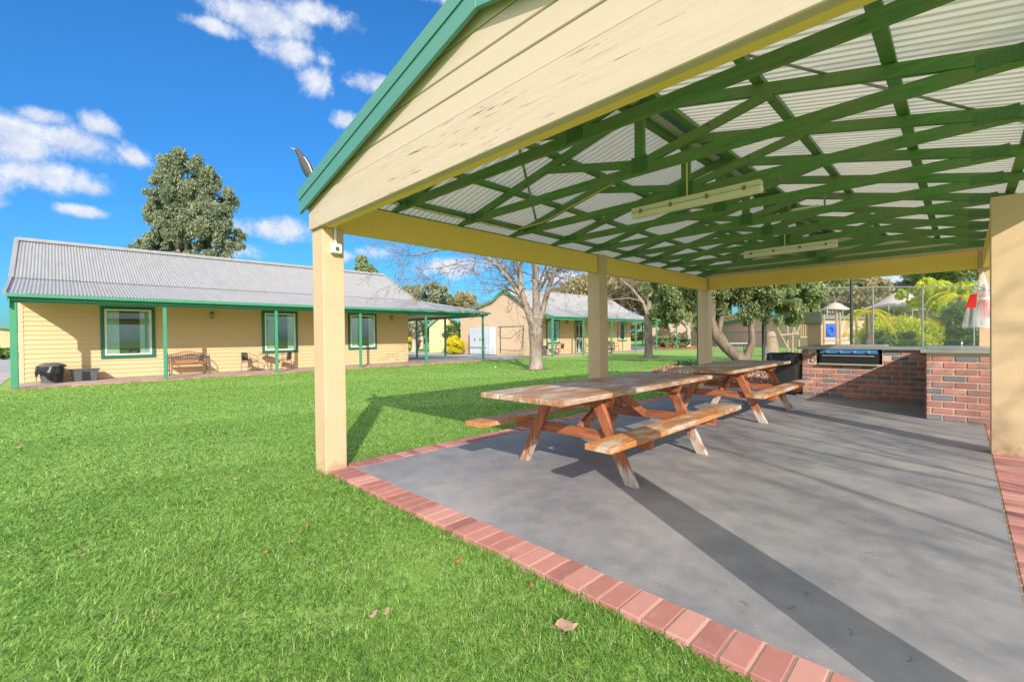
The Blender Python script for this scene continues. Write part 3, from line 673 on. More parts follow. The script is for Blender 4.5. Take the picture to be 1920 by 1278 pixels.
# fire extinguisher in a plastic cover hung on the rear right post
ex = thing('fire_extinguisher', (.10, 10.95, 1.35), 'red fire extinguisher under a clear plastic cover on the back corner post', 'extinguisher')
mb = MB(); mb.lathe((.255, 11.05, 1.40), [(.05, 0), (.078, .01), (.08, .03), (.08, .46), (.07, .50), (.035, .545), (.03, .57)], 24); cy = mb.build('cylinder', M['red'], ex, smooth=40)
mb = MB(); mb.lathe((.255, 11.05, 1.41), [(.0815, 0), (.0815, .12)], 24); mb.build('base_band', M['ssteel'], ex, smooth=40)
mb = MB(); mb.lathe((.255, 11.05, 1.83), [(.081, 0), (.081, .045)], 24); mb.build('label_band', M['switch'], ex, smooth=40)
mb = MB(); mb.tube([(.255, 11.05, 1.96), (.255, 11.05, 2.03)], .02, 8); mb.bar((.255, 11.05, 2.02), (.15, 11.0, 2.07), .02, .012); mb.bar((.255, 11.05, 2.0), (.16, 11.0, 2.0), .02, .012)
mb.tube([(.27, 11.05, 2.0), (.35, 11.03, 1.95), (.35, 11.03, 1.7), (.345, 11.03, 1.5)], .012, 8); mb.build('valve_and_hose', M['black'], ex)
V = []; n = 28; prof = [(.01, 2.31), (.05, 2.18), (.09, 2.05), (.125, 1.9), (.15, 1.7), (.17, 1.5), (.18, 1.36)]
mb = MB(); vs = []
for (r_, z) in prof:
    t = (2.31-z)/.95
    for k in range(n):
        a = 2*PI*k/n; w = 1+.10*math.sin(5*a+z*3)*t
        vs.append((.235-.06*t+math.cos(a)*r_*w*1.0, 11.03-.02*t+math.sin(a)*r_*w*.62, z+.012*math.sin(3*a)*t))
fs = [(i*n+k, i*n+(k+1) % n, (i+1)*n+(k+1) % n, (i+1)*n+k) for i in range(len(prof)-1) for k in range(n)]
mb.add(vs, fs); mb.build('plastic_cover', M['film'], ex, smooth=60)
mb = MB(); mb.add([(.02, 10.93, 1.70), (.15, 10.90, 1.70), (.17, 10.91, 1.93), (.085, 10.94, 1.93)], [(0, 1, 2, 3)]); o = mb.build('red_tag', M['redcard'], ex); sm = o.modifiers.new('solid', 'SOLIDIFY'); sm.thickness = .002
mb = MB(); mb.box(.24, 11.12, 2.0, .27, 11.20, 2.04); mb.box(.24, 11.185, 1.95, .27, 11.20, 2.1); mb.build('hook', M['bracket'], ex)
# black bin beside the barbecue
t = thing('rubbish_bin', (-2.78, 11.2, 0), 'tall black plastic rubbish bin with a black liner beside the brick barbecue', 'bin')
mb = MB(); vs = [(-3.0, 10.95, .06), (-2.52, 10.95, .06), (-2.52, 11.45, .06), (-3.0, 11.45, .06), (-3.06, 10.9, .80), (-2.46, 10.9, .80), (-2.46, 11.5, .80), (-3.06, 11.5, .80)]
mb.add(vs, [(0, 3, 2, 1), (0, 1, 5, 4), (1, 2, 6, 5), (2, 3, 7, 6), (3, 0, 4, 7), (4, 5, 6, 7)]); mb.build('bin_body', M['plasticbk'], t, bevel=.03, bseg=3)
mb = MB(); n = 40; vs = []
for j, (s, z) in enumerate([(1.0, .87), (1.045, .88), (1.07, .84), (1.06, .76), (1.09, .70), (1.07, .64)]):
    for k in range(n):
        a = 2*PI*k/n; c_, s_ = math.cos(a), math.sin(a); q = (abs(c_)**5+abs(s_)**5)**(-1/5)
        w = s*(1+.02*math.sin(9*a+j)*(j > 1)); zz = z+(.03*math.sin(7*a+j*.7)+.018*math.sin(13*a) if j > 2 else .006*math.sin(5*a))
        vs.append((-2.76+.30*q*c_*w, 11.2+.30*q*s_*w, zz))
fs = [(j*n+k, j*n+(k+1) % n, (j+1)*n+(k+1) % n, (j+1)*n+k) for j in range(5) for k in range(n)]
mb.add(vs, fs); mb.build('bin_liner', M['binbag'], t, smooth=60)
mb = MB()
for sy in (10.97, 11.43): mb.tube([(-2.53, sy-.02, .06), (-2.53, sy+.02, .06)], .06, 14)
mb.build('wheel', M['black'], t)
# green downpipe
t = thing('downpipe', (-4.70, 11.33, 0), 'thin dark green downpipe on the back left shelter post', 'pipe')
mb = MB(); mb.tube([(-4.705, 11.33, 0), (-4.705, 11.33, 2.5), (-4.80, 11.33, 2.65)], .035, 12); mb.build('pipe', M['dgreen'], t, smooth=40)
mb = MB()
for z in (.5, 1.7): mb.tube([(-4.705, 11.33, z), (-4.705, 11.33, z+.03)], .04, 12)
mb.build('strap', M['dgreen'], t)
# ------------------------------------------------------------------ magpie
def skinbody(name, chains, mat, parent, sub=2):
    me = bpy.data.meshes.new(name); V = []; E_ = []; R = []
    for ch in chains:
        prev = None
        for (p, r) in ch:
            idx = next((i for i, q in enumerate(V) if (Vector(q)-Vector(p)).length < 1e-5), None)
            if idx is None: V.append(p); R.append(r); idx = len(V)-1
            if prev is not None: E_.append((prev, idx))
            prev = idx
    off = Vector(BASE[parent.name]['ox']); me.from_pydata([tuple(Vector(v)-off) for v in V], E_, [])
    o = bpy.data.objects.new(name, me); COL.objects.link(o); o.parent = parent
    sk = o.modifiers.new('skin', 'SKIN'); 
    if not me.skin_vertices: 
        bpy.context.view_layer.objects.active = o
    for i, d in enumerate(me.skin_vertices[0].data): d.radius = R[i]; d.use_root = (i == 0)
    s_ = o.modifiers.new('sub', 'SUBSURF'); s_.levels = sub; s_.render_levels = sub; me.materials.append(mat)
    sk.use_smooth_shade = True
    return o
bx, by, bz = -4.93, 1.84, 2.79
bird = thing('magpie', (bx, by, bz), 'black and white magpie perched on the eave corner of the shelter roof', 'bird')
def loft(mb, secs, n=16):        # secs: (x, z, half length-wise radius, half width) rings around a curve in the xz plane
    vs = []
    for i, (x, z, a, b) in enumerate(secs):
        x0, z0 = secs[max(i-1, 0)][:2]; x1, z1 = secs[min(i+1, len(secs)-1)][:2]; d = Vector((x1-x0, 0, z1-z0)).normalized(); nn = Vector((-d.z, 0, d.x))
        for k in range(n):
            q = 2*PI*k/n; vs.append(Vector((x, by, z))+nn*math.cos(q)*a+Vector((0, 1, 0))*math.sin(q)*b)
    fs = [(i*n+k, i*n+(k+1) % n, (i+1)*n+(k+1) % n, (i+1)*n+k) for i in range(len(secs)-1) for k in range(n)]
    fs += [tuple(range(n-1, -1, -1)), tuple((len(secs)-1)*n+k for k in range(n))]
    mb.add(vs, fs)
mb = MB()   # tail - rump - belly - breast - neck - head
loft(mb, [(-4.70, 2.70, .006, .022), (-4.76, 2.80, .012, .030), (-4.82, 2.89, .042, .042), (-4.87, 2.965, .072, .064), (-4.925, 3.035, .088, .076), (-4.975, 3.10, .084, .074),
          (-5.02, 3.16, .066, .060), (-5.055, 3.21, .050, .048), (-5.085, 3.25, .042, .040), (-5.115, 3.275, .040, .037), (-5.145, 3.285, .022, .022), (-5.158, 3.287, .010, .010)])
body = mb.build('body', M['magdark'], bird, smooth=70)
mb = MB(); loft(mb, [(-5.145, 3.288, .020, .016), (-5.185, 3.302, .015, .011), (-5.225, 3.314, .009, .007), (-5.250, 3.316, .002, .002)], 8); mb.build('beak', M['beak'], bird, smooth=60)
mb = MB()     # white nape and shoulder
mb.ball((-5.035, by, 3.222), .027, 12, 8, (.62, 1.0, 1.15)); mb.build('nape_patch', M['magwhite'], bird, smooth=60)
for s in (-1, 1):
    mb = MB(); pts = [(-5.0, 3.15), (-4.955, 3.155), (-4.89, 3.075), (-4.83, 2.97), (-4.80, 2.90), (-4.845, 2.91), (-4.90, 2.98), (-4.96, 3.06)]
    vs = []; yy = by+s*.072
    for (x, z) in pts: vs.append((x, yy, z))
    for (x, z) in pts: vs.append((x, yy-s*.012+s*.0, z))
    k = len(pts); mb.add(vs, [tuple(range(k)), tuple(range(2*k-1, k-1, -1))]+[(i, i+k, (i+1) % k+k, (i+1) % k) for i in range(k)]); w_ = mb.build('wing', M['magdark'], bird, bevel=.004)
    mb = MB(); pts = [(-4.980, 3.183), (-4.945, 3.172), (-4.872, 3.09), (-4.812, 2.975), (-4.826, 2.974), (-4.884, 3.080), (-4.948, 3.160)]
    vs = [(x, yy+s*.003, z) for x, z in pts]+[(x, yy-s*.03, z) for x, z in pts]; k = len(pts)
    mb.add(vs, [tuple(range(k)), tuple(range(2*k-1, k-1, -1))]+[(i, i+k, (i+1) % k+k, (i+1) % k) for i in range(k)]); mb.build('wing_patch', M['magwhite'], w_, bevel=.004)
    mb = MB(); y2 = by+s*.025; mb.tube([(-4.89, y2, 3.0), (-4.865, y2, 2.90), (-4.885, y2, 2.735)], [.012, .006, .005], 8)
    for a in (-.5, 0, .5, PI): mb.tube([(-4.885, y2, 2.735), (-4.885-math.cos(a)*.03, y2+math.sin(a)*.02, 2.729)], .0035, 6)
    mb.build('leg', M['black'], bird)
    mb = MB(); mb.ball((-5.125, by+s*.027, 3.288), .005); mb.build('eye', M['redcard'], bird, smooth=60)
bird.location = (-4.66, 1.80, 2.80); bird.rotation_euler.z = PI/4; bird.scale = (.56, .72, .80)
# ------------------------------------------------------------------ cottages
def window(par, x, y0, y1, z0, z1, curt=1, flip=False):
    """casement on a wall facing +x at plane x"""
    fw = .11
    mb = MB(); mb.box(x, y0, z0, x+.06, y0+fw, z1); mb.box(x, y1-fw, z0, x+.06, y1, z1); mb.box(x, y0+fw, z1-fw, x+.06, y1-fw, z1); mb.box(x-.001, y0+fw, z0, x+.062, y1-fw, z0+fw)
    w = mb.build('window', M['dgreen'], par, bevel=.006)
    a0, a1, b0, b1 = y0+fw, y1-fw, z0+fw, z1-fw; f = .055
    mb = MB(); mb.box(x, a0, b0, x+.075, a0+f, b1); mb.box(x, a1-f, b0, x+.075, a1, b1); mb.box(x, a0+f, b1-f, x+.075, a1-f, b1); mb.box(x, a0+f, b0, x+.083, a1-f, b0+f)
    mb.build('inner_frame', M['white'], w, bevel=.004)
    mb = MB(); mb.box(x+.001, a0+f, b0+f, x+.034, a1-f, b1-f); mb.build('dim_interior', M['dark'], w)
    mb = MB(); W = a1-a0-2*f
    spans = [(a0+f, a0+f+W*.28), (a1-f-W*.24, a1-f)] if curt else []
    for c0, c1 in spans:
        n = 24; vs = []
        for i in range(n+1):
            yy = c0+(c1-c0)*i/n; xx = x+.045+.007*math.sin(i*1.7)
            vs += [(xx, yy, b0+f), (xx, yy, b1-f)]
        mb.add(vs, [(2*i, 2*i+2, 2*i+3, 2*i+1) for i in range(n)])
    if spans: mb.build('curtain', M['curtain'], w, smooth=60)
    mb = MB(); mb.box(x+.058, a0+f, b0+f, x+.062, a1-f, b1-f); mb.build('pane', M['glass'], w)
    return w
def lantern(par, x, y, z):
    mb = MB(); mb.box(x, y-.03, z-.05, x+.02, y+.03, z+.07); mb.bar((x+.02, y, z+.02), (x+.11, y, z+.08), .015, .015); mb.lathe((x+.12, y, z+.06), [(.075, 0), (.05, .04), (.015, .07), (.008, .10)], 6); mb.lathe((x+.12, y, z-.16), [(.02, 0), (.035, .03), (.045, .05)], 6)
    for k in range(6): a = 2*PI*k/6; mb.bar((x+.12+.045*math.cos(a), y+.045*math.sin(a), z-.11), (x+.12+.065*math.cos(a), y+.065*math.sin(a), z+.06), .008, .008)
    l = mb.build('wall_lantern', M['dgreen'], par)
    mb = MB(); mb.lathe((x+.12, y, z-.11), [(.038, 0), (.058, .16)], 6); mb.build('lantern_glass', M['film'], l)
def post_(par, x, y, z1, w=.1, mat='green', name='verandah_post'):
    mb = MB(); mb.box(x-w/2, y-w/2, 0, x+w/2, y+w/2, z1); mb.build(name, M[mat], par, bevel=.008)
# long cottage ---------------------------------------------------------------
WX = -21.45; C1 = thing('long_cottage', (WX, 6.3, 0), 'long cream weatherboard cottage with grey corrugated roof, green verandah and open carport', 'cottage')
Y0, Y1 = -0.87, 13.45; RX, RZ = -25.2, 5.20; BX, BZ = -21.6, 3.38; EX, EZ = -18.9, 2.69; HX = 2*RX-BX
mb = MB(); pf = [(WX-.002, -.1), (WX-.002, 3.25), (BX, BZ-.05), (RX, RZ-.06), (HX, BZ-.05), (-28.9, 3.25), (-28.9, -.1)]
mb.prism(pf, 1, Y0+.002, Y1-.002); mb.build('wall_core', M['clad'], C1)
mb = MB(); siding(mb, (WX, Y0, 0), (0, 1, 0), (1, 0, 0), [(0, 2.62), (Y1-Y0, 2.62)], .02, .152)
mb.build('wall', M['clad'], C1)
mb = MB(); siding(mb, (WX, Y0, 0), (-1, 0, 0), (0, -1, 0), [(0, 3.3), (WX-BX, BZ-.05), (WX-RX, RZ-.06), (WX-HX, BZ-.05), (7.45, 3.25)], .02, .152)
mb.build('end_wall', M['clad'], C1); mb = MB(); siding(mb, (WX, Y1, 0), (-1, 0, 0), (0, 1, 0), [(0, 3.3), (WX-BX, BZ-.05), (WX-RX, RZ-.06), (WX-HX, BZ-.05), (7.45, 3.25)], .02, .152)
mb.build('end_wall', M['clad'], C1)
mb = MB(); mb.box(WX-.005, Y0-.02, 0, WX+.03, Y0+.09, 2.65); mb.build('corner_board', M['clad2'], C1); mb = MB(); mb.box(WX-.1, Y1-.03, 0, WX+.025, Y1+.022, 2.65); mb.build('corner_board', M['clad2'], C1)
U1 = Vector((BX-EX, 0, BZ-EZ)); U2 = Vector((RX-BX, 0, RZ-BZ))
corr('roof', M['cotroof'], C1, (BX+.03, -1.0, BZ+.012), (0, 1, 0), U2, 15.1, (U2.length)+.0, .085, .013)
corr('verandah_roof', M['cotroof'], C1, (EX, -1.0, EZ), (0, 1, 0), U1, 15.1, U1.length+.05, .085, .013)
corr('roof', M['cotroof'], C1, (HX-.12, -1.0, BZ), (0, 1, 0), Vector((-U2.x, 0, U2.z)), 15.1, U2.length, .085, .013)
mb = MB(); mb.tube([(RX+.1, -1.02, RZ+.0), (RX+.1, 14.12, RZ+.0)], .06, 10); mb.prism([(RX+.35, RZ-.10), (RX+.1, RZ+.045), (RX-.2, RZ-.10)], 1, -1.02, 14.12); mb.build('ridge_cap', M['cotroof'], C1, smooth=40)
for yy in (-1.03, 14.10):      # verge cappings
    mb = MB(); mb.bar((EX, yy, EZ+.01), (BX, yy, BZ+.01), .07, .09); mb.bar((BX+.05, yy, BZ+.0), (RX+.1, yy, RZ+.0), .12, .06); mb.build('verge_cap', M['cotroof'], C1)
mb = MB(); mb.box(EX-.02, -1.0, EZ-.11, EX+.09, 17.15, EZ-.01); mb.build('gutter', M['green'], C1, bevel=.02, bseg=2)
mb = MB(); mb.box(-19.16, -.93, 2.44, -19.04, 17.0, 2.575); mb.build('verandah_beam', M['green'], C1, bevel=.006)
mb = MB(); mb.box(EX-.08, -.98, EZ-.19, EX-.03, 17.1, EZ-.06); mb.build('fascia', M['dgreen'], C1)
mb = MB(); mb.box(-27.2, 14.12, 2.58, -19.1, 17.0, 2.60); mb.box(WX+.02, -.9, 2.62, -19.1, 14.12, 2.64); mb.build('verandah_ceiling', M['clad2'], C1)
mb = MB(); mb.box(-19.3, -.96, 2.30, -18.9, -.935, 2.68); mb.build('end_fascia', M['green'], C1)
for i, y in enumerate((-.88, 2.56, 6.06, 9.56, 13.05, 16.85)): post_(C1, -19.1, y, 2.44, .15 if i == 0 else .1)
for x in (-22.66, -25.8): post_(C1, x, 16.9, 2.5, .1)
mb = MB(); mb.box(-27.2, 16.85, 2.44, -19.17, 16.95, 2.57); mb.build('carport_beam', M['green'], C1)
# carport roof: hipped skillion
mb = MB(); A = (EX, 14.1, EZ); Bp = (BX, 14.1, BZ); Cp = (EX, 17.15, EZ); Dp = (-26.5, 14.1, BZ); Ep = (-27.3, 17.15, EZ)
mb.add([A, Cp, Bp, Dp, Ep], [(0, 1, 2), (2, 1, 4, 3)]); o = mb.build('carport_roof', M['cotroof'], C1); s_ = o.modifiers.new('s', 'SOLIDIFY'); s_.thickness = .02
mb = MB(); mb.bar(Bp, Cp, .14, .04); mb.build('hip_cap', M['cotroof'], C1)
mb = MB(); mb.box(-27.3, 17.12, EZ-.11, EX+.09, 17.22, EZ-.01); mb.build('gutter', M['green'], C1, bevel=.02)
window(C1, WX+.004, 1.06, 2.58, .70, 2.56); window(C1, WX+.004, 6.22, 7.70, .72, 2.56, 1); window(C1, WX+.004, 10.08, 11.60, .76, 2.58)
lantern(C1, WX+.016, 4.38, 2.32); lantern(C1, WX+.016, 12.45, 2.38)
# far cottage ----------------------------------------------------------------
WX2 = -21.1; GY = 22.9; GY1 = 36.2; C2 = thing('far_cottage', (WX2, 29, 0), 'cream weatherboard cottage behind the bare tree, gable end facing and pale steel roof', 'cottage')
R2 = (-23.5, 4.80); B2 = (-21.0, 3.27); E2 = (-18.93, 2.64); L2 = (-24.75, 4.04); LE = (-28.95, 3.15)
mb = MB(); mb.prism([(WX2-.002, -.1), (WX2-.002, 3.2), (R2[0], R2[1]-.07), (L2[0], L2[1]-.07), (-28.65, 3.13), (-28.65, -.1)], 1, GY+.002, GY1-.002); mb.build('wall_core', M['clad2'], C2)
mb = MB(); pr = [(0, 3.2), (WX2-R2[0], R2[1]-.07), (WX2-L2[0], L2[1]-.07), (WX2+28.65, 3.13)]
siding(mb, (WX2, GY, 0), (-1, 0, 0), (0, -1, 0), pr, .0, .152); mb.build('gable_wall', M['clad2'], C2); mb = MB(); siding(mb, (WX2, GY1, 0), (-1, 0, 0), (0, 1, 0), pr, .0, .152); mb.build('gable_wall', M['clad2'], C2)
mb = MB(); siding(mb, (WX2, GY, 0), (0, 1, 0), (1, 0, 0), [(0, 2.6), (GY1-GY, 2.6)], .0, .152); mb.build('wall', M['clad'], C2)
def slope(name, P, Q, y0, L, par, mat='cotroof'):
    U = Vector((Q[0]-P[0], 0, Q[1]-P[1])); corr(name, M[mat], par, (P[0], y0, P[1]), (0, 1, 0), U, L, U.length+.03, .085, .011)
slope('roof', B2, R2, GY-.15, 13.7, C2); slope('verandah_roof', E2, B2, GY-.15, 13.7, C2); slope('roof', L2, R2, GY-.15, 13.7, C2); slope('lean_to_roof', LE, L2, GY-.15, 13.7, C2)
mb = MB(); mb.tube([(R2[0], GY-.17, R2[1]+.02), (R2[0], GY1+.2, R2[1]+.02)], .06, 8); mb.build('ridge_cap', M['cotroof'], C2, smooth=40)
mb = MB()
for P, Q in ((E2, B2), (B2, R2), (R2, L2), (L2, LE)):
    mb.bar((P[0], GY-.17, P[1]-.08), (Q[0], GY-.17, Q[1]-.08), .04, .19)
mb.build('barge_board', M['green'], C2)
mb = MB(); mb.box(E2[0]-.02, GY-.1, E2[1]-.11, E2[0]+.08, 41.2, E2[1]-.01); mb.build('gutter', M['green'], C2, bevel=.02)
mb = MB(); mb.box(-19.06, GY-.15, 2.40, -18.96, 41.1, 2.53); mb.build('verandah_beam', M['green'], C2)
mb = MB(); mb.box(WX2+.02, GY, 2.60, -19.05, GY1, 2.62); mb.box(-24, GY1+.2, 2.56, -19.05, 41.1, 2.58); mb.build('verandah_ceiling', M['clad2'], C2)
for y in (22.80, 26.22, 29.82, 33.43, 36.95, 40.9): post_(C2, -19.0, y, 2.42, .13 if y < 23 else .1)
for x in (-22.5,): post_(C2, x, 40.9, 2.5)
mb = MB(); mb.add([(E2[0], 36.4, E2[1]), (E2[0], 41.2, E2[1]), (-23.5, 41.2, 2.9), (-23.5, 36.4, 2.9)], [(0, 1, 2, 3)]); o = mb.build('carport_roof', M['cotroof'], C2); o.modifiers.new('s', 'SOLIDIFY').thickness = .03
window(C2, WX2+.004, 24.62, 26.12, .78, 2.50); window(C2, WX2+.004, 30.3, 31.8, .78, 2.50); window(C2, WX2+.004, 34.0, 35.45, .82, 2.52)
lantern(C2, WX2+.016, 26.95, 2.35); lantern(C2, WX2+.016, 32.9, 2.35)
# white lace security door
def door(par, x, y0, y1):
    mb = MB(); mb.box(x, y0, 0, x+.04, y0+.09, 2.5); mb.box(x, y1-.09, 0, x+.04, y1, 2.5); mb.box(x, y0+.09, 2.38, x+.04, y1-.09, 2.5); d = mb.build('door', M['dgreen'], par)
    mb = MB(); mb.box(x+.001, y0+.09, .02, x+.033, y1-.09, 2.38); mb.build('dark_mesh', M['dark'], d)
    a, b = y0+.11, y1-.11; c = (a+b)/2; w = (b-a)/2; mb = MB(); xx = x+.05
    for p, q in (((a, .05), (a, 2.34)), ((b, .05), (b, 2.34)), ((a, .05), (b, .05)), ((a, 2.34), (b, 2.34)), ((a, 1.05), (b, 1.05)), ((a, 1.15), (b, 1.15)), ((c-.07, 1.3), (c-.07, 2.3)), ((c+.07, 1.3), (c+.07, 2.3)), ((c-.07, .1), (c-.07, .8)), ((c+.07, .1), (c+.07, .8)),
                 ((a, 2.1), (c, 2.25)), ((b, 2.1), (c, 2.25)), ((a, .3), (c, .12)), ((b, .3), (c, .12))):
        mb.bar((xx, p[0], p[1]), (xx, q[0], q[1]), .03, .03, up=(1, 0, 0))
    for zc, r in ((1.1, .22), (1.1, .13), (2.2, .12), (.2, .12)):
        mb.tube([(xx, c+r*math.sin(k*PI/8), zc+r*1.3*math.cos(k*PI/8)) for k in range(17)], .012, 5, cap=False)
    for s in (-1, 1):
        for zz in (.35, .8, 1.4, 2.0): mb.tube([(xx, c+s*(w-.0)-s*.0, zz), (xx, c+s*(w-.10), zz+.06), (xx, c+s*(w-.03), zz+.12)], .009, 5, cap=False)
    mb.build('lace_grille', M['white'], d)
    mb = MB(); mb.box(xx, y0+.12, 1.0, xx+.05, y0+.16, 1.1); mb.build('handle', M['chrome'], d)
door(C2, WX2+.004, 27.95, 28.98)
# cladding details on the gable: folded-down servery hatch outline
mb = MB(); y = GY-.022
for p, q in (((-24.0, .1), (-24.0, 2.02)), ((-24.2, 2.03), (-21.6, 2.03)), ((-21.75, .55), (-21.65, 1.95))):
    mb.bar((p[0], y-.01, p[1]), (q[0], y-.01, q[1]), .05, .05, up=(0, 1, 0))
mb.build('hatch_frame', M['dgreen'], C2)
mb = MB(); mb.box(-23.93, y-.03, .12, -21.72, y-.001, 1.99); mb.build('hatch_panel', M['clad2'], C2, bevel=.01)
mb = MB(); mb.tube([(-23.9, y-.05, .35), (-22.3, y-.05, .33), (-21.75, y-.05, .36), (-21.68, y-.05, 1.9)], .012, 5)
mb.tube([(-24.0, y-.05, 1.75), (-24.2, y-.05, 1.6), (-23.9, y-.05, 1.25), (-22.9, y-.05, 1.2), (-22.3, y-.05, 1.55), (-21.7, y-.05, 1.85)], .012, 5); mb.build('hanging_cable', M['greyplastic'], C2)
# zinc cupboard against the gable
t = thing('metal_cupboard', (-25.6, 22.5, 0), 'pale blue-white metal double cupboard standing against the gable wall', 'cupboard')
mb = MB(); mb.box(-26.75, 22.25, 0.02, -24.45, 22.85, 2.02); mb.build('carcass', M['zinc'], t, bevel=.01)
for a, b in ((-26.72, -25.42), (-25.40, -24.85)):
    mb = MB(); mb.box(a, 22.225, .1, b, 22.248, 1.98); d = mb.build('door', M['zinc'], t, bevel=.008)
for x in (-26.1, -25.5):
    mb = MB(); mb.box(x-.02, 22.18, 1.05, x+.02, 22.225, 1.22); mb.build('handle', M['black'], t)
mb = MB(); mb.box(-26.7, 22.21, .50, -24.85, 22.224, .56); mb.build('crossbar', M['iron'], t)
# ------------------------------------------------------------------ verandah furniture
def garden_bench():
    t = thing('garden_bench', (0, 0, 0), '', 'bench')      # faces +x, length along y, 1.3 m
    for s in (-1, 1):
        y = s*.62; mb = MB()
        mb.tube([(-.18, y, .86), (-.16, y, .70), (-.13, y, .45), (-.15, y, .2), (-.22, y, 0)], .020, 6)
        mb.tube([(-.13, y, .42), (.15, y, .42), (.28, y, .42), (.26, y, .2), (.30, y, 0)], .020, 6)
        mb.tube([(-.16, y, .66), (.0, y, .70), (.18, y, .66), (.26, y, .58), (.25, y, .50), (.27, y, .42)], .018, 6)
        mb.tube([(-.15, y, .15), (0, y, .24), (.26, y, .15)], .012, 5)
        mb.build('end_frame', M['iron'], t, smooth=50)
    mb = MB()
    for i in range(5): mb.box(-.12+i*.082, -.62, .435, -.05+i*.082, .62, .455)
    mb.build('seat', M['slat'], t, bevel=.004)
    mb = MB(); mb.box(-.165, -.60, .50, -.145, .60, .57)
    n = 14
    for i in range(n):
        a, b = -.60+1.2*i/n, -.60+1.2*(i+1)/n; f = lambda q: .80+.10*math.cos(q/.6*PI/2)**2
        mb.add([(-.185, a, f(a)-.05), (-.185, b, f(b)-.05), (-.185, b, f(b)), (-.185, a, f(a)), (-.165, a, f(a)-.05), (-.165, b, f(b)-.05), (-.165, b, f(b)), (-.165, a, f(a))], [(0, 1, 2, 3), (4, 7, 6, 5), (3, 2, 6, 7), (0, 4, 5, 1)])
    mb.build('back_rails', M['slat'], t)
    mb = MB()
    for i in range(17):
        y = -.56+i*.07; mb.bar((-.158, y, .57), (-.175, y, .80+.08*math.cos(y/.6*PI/2)**2-.03), .018, .012)
    for z in (.63, .70): mb.box(-.175, -.6, z, -.16, .6, z+.03)
    mb.build('lattice', M['iron'], t)
    return t
def bistro_chair(mat='rattan'):
    t = thing('bistro_chair', (0, 0, 0), '', 'chair')       # faces +x
    mb = MB()
    for s in (-1, 1):
        mb.tube([(.22, s*.24, 0), (.20, s*.23, .42)], .011, 6); mb.tube([(-.22, s*.22, 0), (-.20, s*.21, .42), (-.23, s*.19, .70)], .011, 6)
        mb.tube([(.20, s*.23, .42), (.17, s*.275, .60), (.02, s*.285, .66), (-.14, s*.27, .72), (-.25, s*.18, .76), (-.28, 0, .77)], .012, 6)
    mb.tube([(.20, -.23, .40), (.20, .23, .40)], .010, 6); mb.tube([(-.2, -.21, .40), (-.2, .21, .40)], .010, 6); mb.tube([(.21, -.235, .2), (-.21, -.22, .2)], .008, 5); mb.tube([(.21, .235, .2), (-.21, .22, .2)], .008, 5)
    mb.build('frame', M['iron'], t, smooth=50)
    mb = MB(); mb.prism([(-.20, -.21), (.21, -.235), (.21, .235), (-.20, .21)], 2, .412, .432); mb.build('seat', M[mat], t, bevel=.006)
    mb = MB(); vs = []
    for i in range(9):
        a = -1+2*i/8; y = a*.20; x = -.28+.06*a*a
        vs += [(x+.03, y, .45), (x, y, .76)]
    mb.add(vs, [(2*i, 2*i+2, 2*i+3, 2*i+1) for i in range(8)]); o = mb.build('backrest', M[mat], t, smooth=60); o.modifiers.new('s', 'SOLIDIFY').thickness = .012
    return t
def bistro_table():
    t = thing('bistro_table', (0, 0, 0), '', 'table')
    mb = MB(); mb.lathe((0, 0, .70), [(.29, 0), (.30, .008), (.30, .02), (.28, .026)], 28); mb.build('table_top', M['greyplastic'], t, smooth=40)
    for k in range(3):
        a = 2*PI*k/3+.5; c, s = math.cos(a), math.sin(a)
        mb = MB(); mb.tube([(c*.06, s*.06, .70), (c*.03, s*.03, .5), (c*.04, s*.04, .3), (c*.12, s*.12, .12), (c*.25, s*.25, 0)], .012, 6); mb.build('leg', M['iron'], t, smooth=50)
    return t
gb = garden_bench(); gb2 = copy_tree(gb)
gb.location = (-21.05, 3.52, 0); gb['label'] = 'red-brown slatted bench with arched back on the long cottage verandah'; gb['group'] = 'garden benches'
gb2.location = (-20.75, 32.6, 0); gb2['label'] = 'small dark bench on the far cottage verandah near its end window'; gb2['group'] = 'garden benches'
bc = bistro_chair(); ch = [bc]+[copy_tree(bc) for _ in range(3)]
for c, p, rz, l in zip(ch, [(-20.75, 5.55, 0), (-20.95, 6.95, 0), (-20.2, 24.0, 0), (-20.4, 25.3, 0)], [.75, -2.3, .9, -1.9],
        ['dark woven armchair left of the small table on the long cottage verandah', 'dark woven armchair under the middle window of the long cottage', 'brown armchair beside the green corner post of the far cottage', 'brown armchair between small table and lace door of the far cottage']):
    c.location = p; c.rotation_euler.z = rz; c['label'] = l; c['group'] = 'woven verandah chairs'
bt = bistro_table(); bt2 = copy_tree(bt)
bt.location = (-20.95, 6.25, 0); bt['label'] = 'small round table between two chairs on the long cottage verandah'; bt['group'] = 'small round verandah tables'
bt2.location = (-20.3, 24.7, 0); bt2['label'] = 'small round table between two chairs on the far cottage verandah'; bt2['group'] = 'small round verandah tables'
